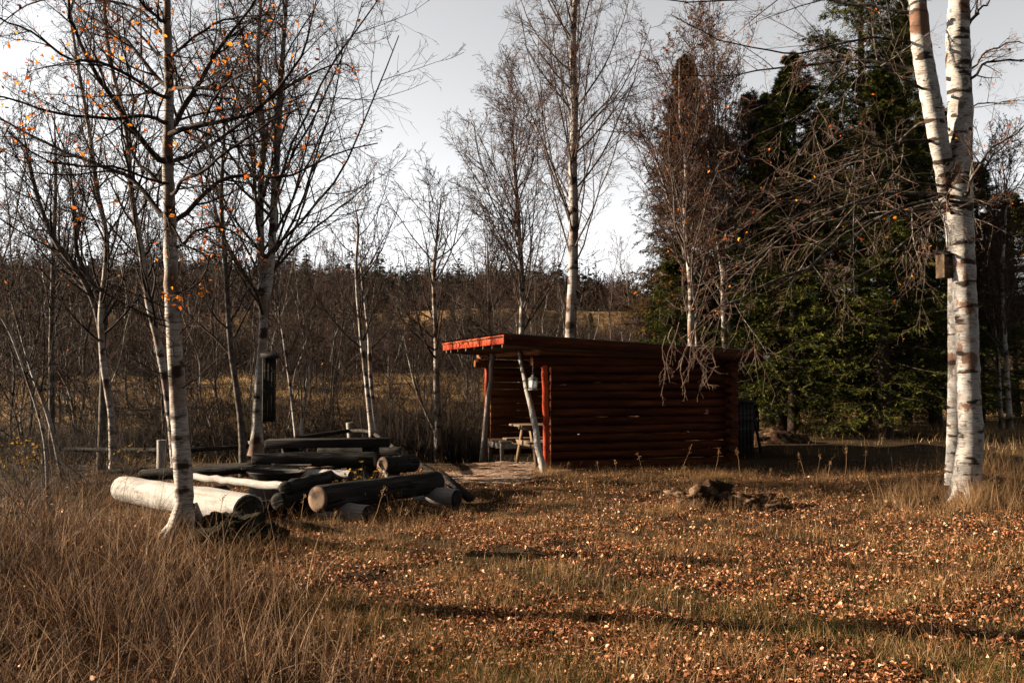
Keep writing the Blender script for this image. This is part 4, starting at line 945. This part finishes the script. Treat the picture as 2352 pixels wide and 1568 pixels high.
while cnt < 150:
    px = rng.uniform(-120, 1500); Y = rng.uniform(21.5, 62)**1.0
    if px > 1130 and Y < 26: continue
    x = (px-1176)/FPX*Y
    if any((x-u)**2+(Y-v)**2 < .5 for u, v in used): continue
    used.append((x, Y)); k = rng.integers(0, 5)
    # keep the open sky in the middle of the picture
    hmax = np.interp(px, [0, 300, 600, 850, 1000, 1150, 1500], [8.5, 8, 7, 4.6, 4.4, 5, 5])*(Y/30)**.5
    b = float(gz(x, Y)); sc = min(1.3, hmax/7)*rng.uniform(.8, 1.1)
    T = thing('bare_tree', 'slender bare tree in the dense grove beyond the clearing', 'tree', (x, Y, b), rng.random()*6.28, 'bare trees in the grove beyond the clearing')
    for nme, me in BP[k]:
        o = bpy.data.objects.new(nme, me); SC.collection.objects.link(o); o.parent = T
    T.scale = (sc, sc, sc); cnt += 1

rng = np.random.default_rng(17)
for k in range(30):
    px = rng.uniform(-60, 1480); Y = rng.uniform(63, 92)
    conifer('spruce_tree', 'small dark spruce standing in the thicket across the meadow', atx(px, Y), (SPA, SPB)[k % 2], None, (.42, .42, rng.uniform(.26, .42)), rng.random()*6, group='small spruces in the thicket across the meadow')

# ------------------------------------------------------------------ brushwood, reeds, woods (nobody could count them)
def brush(name, spots, hts, seed, n1=14, n2=7, n3=4, r=.006, spread=.35, mats=brush_m, label=None, cat='undergrowth', wob=.16, K=5):
    rng = np.random.default_rng(seed); mb = MB(); N = len(spots)
    S = np.repeat(spots, n1, 0)+rng.standard_normal((N*n1, 3))*np.array([.3, .3, 0]); h = np.repeat(hts, n1)*rng.uniform(.5, 1.1, N*n1)
    d = nrm(np.stack([rng.normal(0, spread, N*n1), rng.normal(0, spread, N*n1), np.ones(N*n1)], 1))
    C = np.zeros((N*n1, K, 3)); C[:, 0] = S-[0, 0, .1]
    for k in range(1, K): d = nrm(d+rng.standard_normal(d.shape)*wob*.6); C[:, k] = C[:, k-1]+d*(h/(K-1))[:, None]
    rr = np.clip(h*.004, r*.7, r*2.2)[:, None]*np.linspace(1, .4, K)[None]
    V, q = tubes(C, rr, 3); mb.add(V, q, a=np.repeat(rng.random(N*n1), K*3))
    D, DR, _ = kids(C, rr, n2, rng, t0=.2, ang=38, L=.38, K=4, rr=.6, rmin=r*.6, wob=wob, up=.05); V, q = tubes(D, DR, 3); mb.add(V, q, a=np.repeat(rng.random(len(D)), 12))
    if n3:
        E, ER, _ = kids(D, DR, n3, rng, t0=.2, ang=38, L=.5, K=3, rr=.7, rmin=r*.5, wob=wob, up=.03); V, q = tubes(E, ER, 3); mb.add(V, q, a=np.repeat(rng.random(len(E)), 9))
    o = mb.build(name, mats); return tag(o, label, cat, kind='stuff')
rng = np.random.default_rng(5)
def spots(n, px0, px1, Y0, Y1, rng, dist=0):
    px = rng.uniform(px0, px1, n); Y = rng.uniform(Y0, Y1, n); x = (px-1176)/FPX*Y; return np.stack([x, Y, gz(x, Y)], 1)
sp = spots(170, -80, 1110, 21, 30, rng); brush('undergrowth', sp, rng.uniform(.9, 2.6, 170), 6, 12, 6, 4, r=.006, label='tangle of bare brushwood behind the fence', wob=.30)
sp = spots(400, -150, 1600, 60, 94, rng); brush('thicket', sp, rng.uniform(2.6, 5.0, 400), 7, 9, 8, 5, r=.016, spread=.40, label='dense bare thicket on the valley floor', wob=.32)
sp = spots(90, -100, 1150, 34, 58, rng); brush('bushes', sp, rng.uniform(.8, 2.2, 90), 16, 14, 6, 3, r=.010, spread=.45, label='leafless bushes dotted over the meadow', wob=.28)
sp = spots(80, 860, 1108, 19.8, 24.5, rng); sp = sp[sp[:, 0] < -.8]; brush('reeds', sp, rng.uniform(.9, 1.7, len(sp)), 8, 40, 3, 0, r=.004, spread=.10, label='dense stand of thin brown stems beside the shelter', wob=.10)
sp = spots(90, 1640, 2500, 27, 45, rng); brush('brushwood', sp, rng.uniform(.8, 1.8, 90), 9, 12, 5, 3, r=.007, label='dry brushwood under and beyond the spruces', wob=.2)
sp = spots(60, 40, 360, 12.5, 18, rng); sp = np.vstack([sp, spots(25, -60, 160, 9, 14, rng)]); brush('saplings', sp, rng.uniform(.5, 1.5, len(sp)), 10, 3, 5, 3, r=.003, label='thin bare saplings and weeds around the fence', wob=.2)

def woods():
    rng = np.random.default_rng(12)
    for nme, m, n, kindc, Y0, Y1, lab in (('far_woods', mat('far_twigs', [(0, (0.0048, 0.0034, 0.0029)), (0.5, (0.0125, 0.0077, 0.0058)), (1, (0.0312, 0.0202, 0.0144))], attr='v'), 2600, 0, 118, 400, 'bare brown woods covering the far hillside'),
                                 ('far_conifers', mat('far_needles', [(0, (.003, .006, .003)), (1, (.012, .018, .008))], attr='v'), 2300, 1, 150, 420, 'dark conifers scattered over the far hillside')):
        mb = MB(); Y = Y0+(Y1-Y0)*rng.random(n)**1.3; px = rng.uniform(-150, 2500, n); x = (px-1176)/FPX*Y; z = gz(x, Y)
        if kindc: 
            kk = (_nz(x, Y, .035) > .1) | (rng.random(n) < .25) | (Y > 330); x, Y, z = x[kk], Y[kk], z[kk]; n = len(x)
        H = rng.uniform(4, 7.5, n)*(1+.15*kindc)*(1 if not kindc else rng.choice([.5, .75, .9, 1.1, 1.7], n))
        ns = 46 if not kindc else 60
        i = np.repeat(np.arange(n), ns); t = rng.random(n*ns); az = rng.random(n*ns)*2*PI; hh = H[i]
        if kindc:
            pos = np.stack([x[i], Y[i], z[i]+hh*t], 1); rad = hh*.22*(1-t)+.15
            d = np.stack([np.cos(az), np.sin(az), -.25+0*az], 1); V, q, a = strips(pos, d, rad, rad*.22, rng, nx=None)
        else:
            pos = np.stack([x[i], Y[i], z[i]+hh*t*.7], 1); el = rng.uniform(.5, 1.3, n*ns)
            d = np.stack([np.cos(az)*np.cos(el), np.sin(az)*np.cos(el), np.sin(el)], 1); V, q, a = strips(pos, d, hh*.36*(1.1-t*.6), .045, rng)
        mb.add(V, q, a=a)
        pt = np.stack([x, Y, z-.3], 1); V, q, a = strips(pt, np.tile([[0, 0, 1.]], (n, 1))+rng.standard_normal((n, 3))*.04, H, .07, rng, nx=np.tile([[1., 0, 0]], (n, 1)), v=np.full(n, 1.) if not kindc else np.zeros(n)); mb.add(V, q, a=a)
        tag(mb.build(nme, m), lab, 'woods', kind='stuff')
woods()

# ------------------------------------------------------------------ grass, weeds and fallen leaves
def scatter(n, Y0, Y1, pw, rng, xl=None, xr=None, margin=1.12):
    u = rng.random(n); e = 1-pw
    Y = (Y0**e+(Y1**e-Y0**e)*u)**(1/e) if abs(e) > 1e-6 else Y0*(Y1/Y0)**u
    s = .515*margin*Y; x = rng.uniform(-s, s); return x, Y
def in_shelter(x, y):
    dx, dy = x-CX, y-CY; lx = dx*math.cos(AL)+dy*math.sin(AL); ly = -dx*math.sin(AL)+dy*math.cos(AL)
    return (lx > -.5) & (lx < 3.7) & (ly > -.02) & (ly < 3.7)
def pathmask(X, Y): return np.exp(-(((X+.55)/1.05)**2+((Y-15.9)/1.5)**2)**2)+np.exp(-(((X-.35)/1.25)**2+((Y-18.8)/1.9)**2)**2)
def tallb(y): return np.interp(y, [4, 5, 7, 9, 11, 13, 17], [-.7, -.9, -1.75, -2.7, -4.1, -5.2, -7])
def P3(x, y, dz=-.01): return np.stack([x, y, gz(x, y)+dz], 1)
rng = np.random.default_rng(99)
# tall brown grass at the left
x, y = scatter(400000, 4.0, 14, 1.1, rng); e = tallb(y)+.5*_nz(x, y, 1.9)+rng.normal(0, .18, len(x)); k = (x < e) & (rng.random(len(x)) < .22+.78*(_nz(x, y, 2.6)+.6*_nz(y, x, 7.9) > -.02)); x, y = x[k][:38000], y[k][:38000]
hh = .85*(.19+.12*_nz(x, y, 1.3)+.09*_nz(y, x, 4.3)+.11*rng.random(len(x)))*np.interp(y, [4, 8, 14], [.95, 1.05, .8])*np.clip((e[k][:38000]-x)/.9+.35, .3, 1)*np.interp(y, [5, 8.5, 10, 13], [1, .9, .55, .5])
th0 = _nz(x, y, 6.5)*3+_nz(y, x, 2.3)*3; V, q, a = blades(P3(x, y), np.maximum(hh*1.45, .1), rng.uniform(.002, .0075, len(x)), rng, K=6, lean=.9, curl=np.where(rng.random(len(x)) < .45, 1.9, .8), dirn=th0, dsd=1.7, v=np.clip(rng.normal(.45, .32, len(x)), 0, 1))
mb = MB(); mb.add(V, q, a=a)
kk = rng.choice(len(x), 1800, replace=False)       # seed heads and stalks standing above
V, q, a = blades(P3(x[kk], y[kk]), rng.uniform(.4, .8, 1800), .003, rng, K=6, lean=.4, curl=.55, v=rng.random(1800)); mb.add(V, q, a=a)
kk = rng.choice(len(x), 5200, replace=False)
V, q, a = blades(P3(x[kk], y[kk]), rng.uniform(.25, .6, 5200), rng.uniform(.004, .008, 5200), rng, K=7, lean=.7, curl=1.5, v=rng.uniform(.7, 1, 5200)); mb.add(V, q, a=a)
tag(mb.build('tall_grass', tall_m), 'tall matted reddish brown dry grass at the left', 'grass', kind='stuff')
# lawn
mb = MB()
x, y = scatter(400000, 4.3, 18.5, 1.35, rng); k = (x > tallb(y)-.3) & ~in_shelter(x, y) & (pathmask(x, y)+.35*_nz(x, y, 4) < .5) & ~((y > 16.9-.12*(x-3)) & (x > 3.3) & (rng.random(len(x)) < .62)); x, y = x[k], y[k]  # blades thinned in the shelter's shadow wedge to paint the shade deeper
cl = .5+.5*_nz(x, y, 2.1)+.35*_nz(y, x, 5.3); k = rng.random(len(x)) < .12+.9*np.clip(cl-.15, 0, 1); x, y, cl = x[k], y[k], cl[k]
green = np.clip(.5+.55*_nz(x+3, y, 1.5)+np.interp(y, [4, 7, 9, 12], [.5, .3, 0, -.3]), 0, 1)
v = np.where(rng.random(len(x)) < green*.55, rng.uniform(0, .35, len(x)), rng.uniform(.4, 1, len(x)))
V, q, a = blades(P3(x, y), (.035+.085*rng.random(len(x))**1.6)*(.6+1.0*np.clip(cl, 0, 1.3)), rng.uniform(.0018, .0036, len(x)), rng, K=3, lean=.6, curl=.6, v=v); mb.add(V, q, a=a)
tag(mb.build('short_grass', lawn_m), 'short mixed green and straw grass among fallen leaves', 'grass', kind='stuff')
# tufts: straw
def tufts(cx, cy, n, h, sp, rng, K=5): 
    m = len(cx)*n; i = np.repeat(np.arange(len(cx)), n); x = cx[i]+rng.normal(0, 1, m)*sp[i]; y = cy[i]+rng.normal(0, 1, m)*sp[i]
    th = np.arctan2(y-cy[i], x-cx[i]); V, q, a = blades(P3(x, y), h[i]*rng.uniform(.5, 1.15, m), rng.uniform(.002, .004, m), rng, K=K, lean=.5, curl=.8, dirn=th, dsd=.6, v=rng.random(m)); return V, q, a
mb = MB()
cx = []; cy = []
for px, py in [(x_, y_) for x_, y_ in zip(rng.uniform(1240, 2120, 120), rng.uniform(1084, 1118, 120))]:
    g = GP(px, py); cx.append(g[0]); cy.append(g[1])
cx, cy = np.array(cx), np.array(cy); mb.add(*[v for v in tufts(cx, cy, 60, rng.uniform(.05, .24, 120), rng.uniform(.04, .16, 120), rng)][:2], a=None)
x, y = scatter(420, 4.6, 16, 1.0, rng); k = (x > tallb(y)-.8) & (pathmask(x, y) < .5) & ~in_shelter(x, y); x, y = x[k], y[k]
V, q, a = tufts(x, y, 34, rng.uniform(.09, .22, len(x)), np.full(len(x), .06), rng); mb.add(V, q, a=a)
g = GP(2222, 1130); n = 46; cx = g[0]+rng.normal(0, .55, n); cy = g[1]-.1+rng.normal(0, .35, n); V, q, a = tufts(cx, cy, 55, rng.uniform(.3, .62, n), np.full(n, .06), rng); mb.add(V, q, a=a)
n = 60; cx = rng.uniform(6.6, 9.5, n); cy = rng.uniform(12.5, 16.5, n); V, q, a = tufts(cx, cy, 50, rng.uniform(.35, .8, n), np.full(n, .07), rng); mb.add(V, q, a=a)
for px_, py_, n, sx in ((1618, 1168, 22, .3), (1740, 1172, 20, .32), (2225, 1150, 40, .35), (520, 1270, 16, .3), (426, 1250, 26, .2)):
    g = GP(px_, py_); cx = g[0]+rng.normal(0, sx, n); cy = g[1]+rng.normal(0, .08, n); V, q, a = tufts(cx, cy, 30, rng.uniform(.10, .26, n), np.full(n, .05), rng); mb.add(V, q, a=a)
g = GP(1245, 1090); n = 10; cx = g[0]+rng.normal(0, .2, n); cy = g[1]+rng.normal(0, .15, n); V, q, a = tufts(cx, cy, 60, rng.uniform(.12, .26, n), np.full(n, .05), rng); mb.add(V, q, a=a)
n = 40; cx = rng.uniform(-3.4, -.8, n); cy = rng.uniform(9.6, 11.0, n); V, q, a = tufts(cx, cy, 26, rng.uniform(.12, .34, n), np.full(n, .06), rng); mb.add(V, q, a=a)
tag(mb.build('straw_tufts', straw_m), 'arching tufts of bleached straw grass', 'grass', kind='stuff')
# meadow and banks beyond
mb = MB(); px = rng.uniform(-100, 2450, 70000); y = rng.uniform(19, 62, 70000); x = (px-1176)/FPX*y; k = ~in_shelter(x, y) & ((pathmask(x, y) < .4)) & ~((x > 3.2) & (y < 24.5+1.2*_nz(x, y, .8)) & (x < 9.5+1.2*_nz(y, x, 1.4)) & (rng.random(len(x)) < .72+.5*_nz(x, y, 1.7))); x, y = x[k], y[k]; k = rng.random(len(x)) < .35+.65*(_nz(x, y, .45) > -.1); x, y = x[k], y[k]  # pale blades left out beside the shelter so its shadow reads darker
V, q, a = blades(P3(x, y), rng.uniform(.12, .42, len(x))*np.where(y < 30, .8, 1), rng.uniform(.006, .012, len(x))*y/35, rng, K=3, lean=.5, curl=.6); mb.add(V, q, a=a)
tag(mb.build('meadow_grass', meadow_m), 'rough dry meadow grass beyond the clearing', 'grass', kind='stuff')
# dry weeds with seed heads
def weeds():
    rng = np.random.default_rng(44); mb = MB(); S = []
    for px, py in ((1300, 1085), (1378, 1092), (1420, 1095), (1560, 1098), (1572, 1095), (1700, 1098), (1765, 1100), (1830, 1092), (1850, 1095), (1876, 1092), (1885, 1096), (1902, 1096), (1940, 1100), (1985, 1100), (2160, 1110), (1330, 1080), (1480, 1095), (1640, 1096)):
        g = GP(px, py); S.append(g)
    for px, py in ((690, 1205), (760, 1215), (640, 1190), (850, 1205), (905, 1200), (500, 1215), (950, 1210)): S.append(GP(px, py))
    S = np.array(S); n = len(S); h = rng.uniform(.14, .50, n); K = 6
    d = nrm(np.stack([rng.normal(0, .35, n), rng.normal(0, .2, n), np.ones(n)], 1)); C = np.zeros((n, K, 3)); C[:, 0] = S
    for k in range(1, K): d = nrm(d+rng.standard_normal((n, 3))*.06); C[:, k] = C[:, k-1]+d*(h/(K-1))[:, None]
    R = np.repeat(np.linspace(.004, .0022, K)[None], n, 0); V, q = tubes(C, R, 4); mb.add(V, q, a=np.full(len(V), .5))
    D, DR, _ = kids(C, R, 9, rng, t0=.72, t1=1, ang=45, L=.13, K=3, rr=.7, rmin=.0016, up=.1); V, q = tubes(D, DR, 3); mb.add(V, q, a=np.full(len(V), .5))
    m = 900; i = rng.integers(0, len(D), m); p = D[i, 2]+rng.standard_normal((m, 3))*.010; V, q, a = strips(p, rng.standard_normal((m, 3)), .014, .005, rng); mb.add(V, q, a=a)
    tag(mb.build('dry_weeds', straw_m), 'dried flower stalks with crumbling seed heads', 'weeds', kind='stuff')
weeds()
# fallen leaves
mb = MB(); x, y = scatter(200000, 4.3, 17.5, 1.2, rng)
dens = .38+.62*np.clip((x-tallb(y)-.2)/1.3, 0, 1); dens *= np.clip(.70-.9*_nz(x, y, 1.3)+.7*_nz(y, x, 4.1)+.4*_nz(x, y, 9), .06, 1)*np.interp(y, [4, 10, 15, 17], [1, 1, .8, .35]); dens *= np.where(pathmask(x, y) > .4, .25, 1)
k = ((x > tallb(y)-.3) | (rng.random(len(x)) < .06)) & (rng.random(len(x)) < dens) & ~in_shelter(x, y); x, y = x[k], y[k]
z = gz(x, y)+rng.uniform(.002, .03, len(x))+np.where(x < tallb(y)-.3, rng.uniform(.05, .25, len(x)), 0); V, q, a = leafs(np.stack([x, y, z], 1), rng.uniform(.013, .040, len(x)), rng, tilt=.95, v=np.clip(rng.beta(1.2, 1.9, len(x)), 0, 1)); mb.add(V, q, a=a)
tag(mb.build('fallen_leaves', litter_m), 'carpet of fallen brown birch leaves on the lawn', 'leaves', kind='stuff')
# low shrub with yellow leaves at the left by the fence
def shrub():
    rng = np.random.default_rng(9)
    for k, (px, py, n, lab) in enumerate(((60, 1110, 260, 'low shrub with yellow leaves at the left edge by the fence'), (300, 1095, 90, 'small shrub with green yellow leaves under the top fence rail'), (830, 1010, 90, 'small shrub with golden leaves behind the crossing slim birches'))):
        b = GP(px, py); T = Tree('shrub', lab, b, 'shrub'); m = 22; h = .75 if k == 0 else .5
        d = nrm(np.stack([rng.normal(0, .6, m), rng.normal(0, .5, m), np.ones(m)], 1)); C = np.zeros((m, 6, 3)); C[:, 0] = b
        for j in range(1, 6): d = nrm(d+rng.standard_normal((m, 3))*.15); C[:, j] = C[:, j-1]+d*h/5
        R = np.repeat(np.linspace(.005, .002, 6)[None], m, 0); add_tubes(T.tr, C, R, 4); D, DR, _ = kids(C, R, 6, rng, L=.4, K=4, rr=.7, rmin=.002); add_tubes(T.tw, D, DR, 3)
        hang_leaves(T.lf, D, n, .045 if k < 2 else .06, rng)
        for o, nm, m_ in ((T.tr, 'stems', twig_m), (T.tw, 'twigs', twig_m), (T.lf, 'leaves', yellow_m)): o.build(nm, m_, T.root, T.o)
shrub()
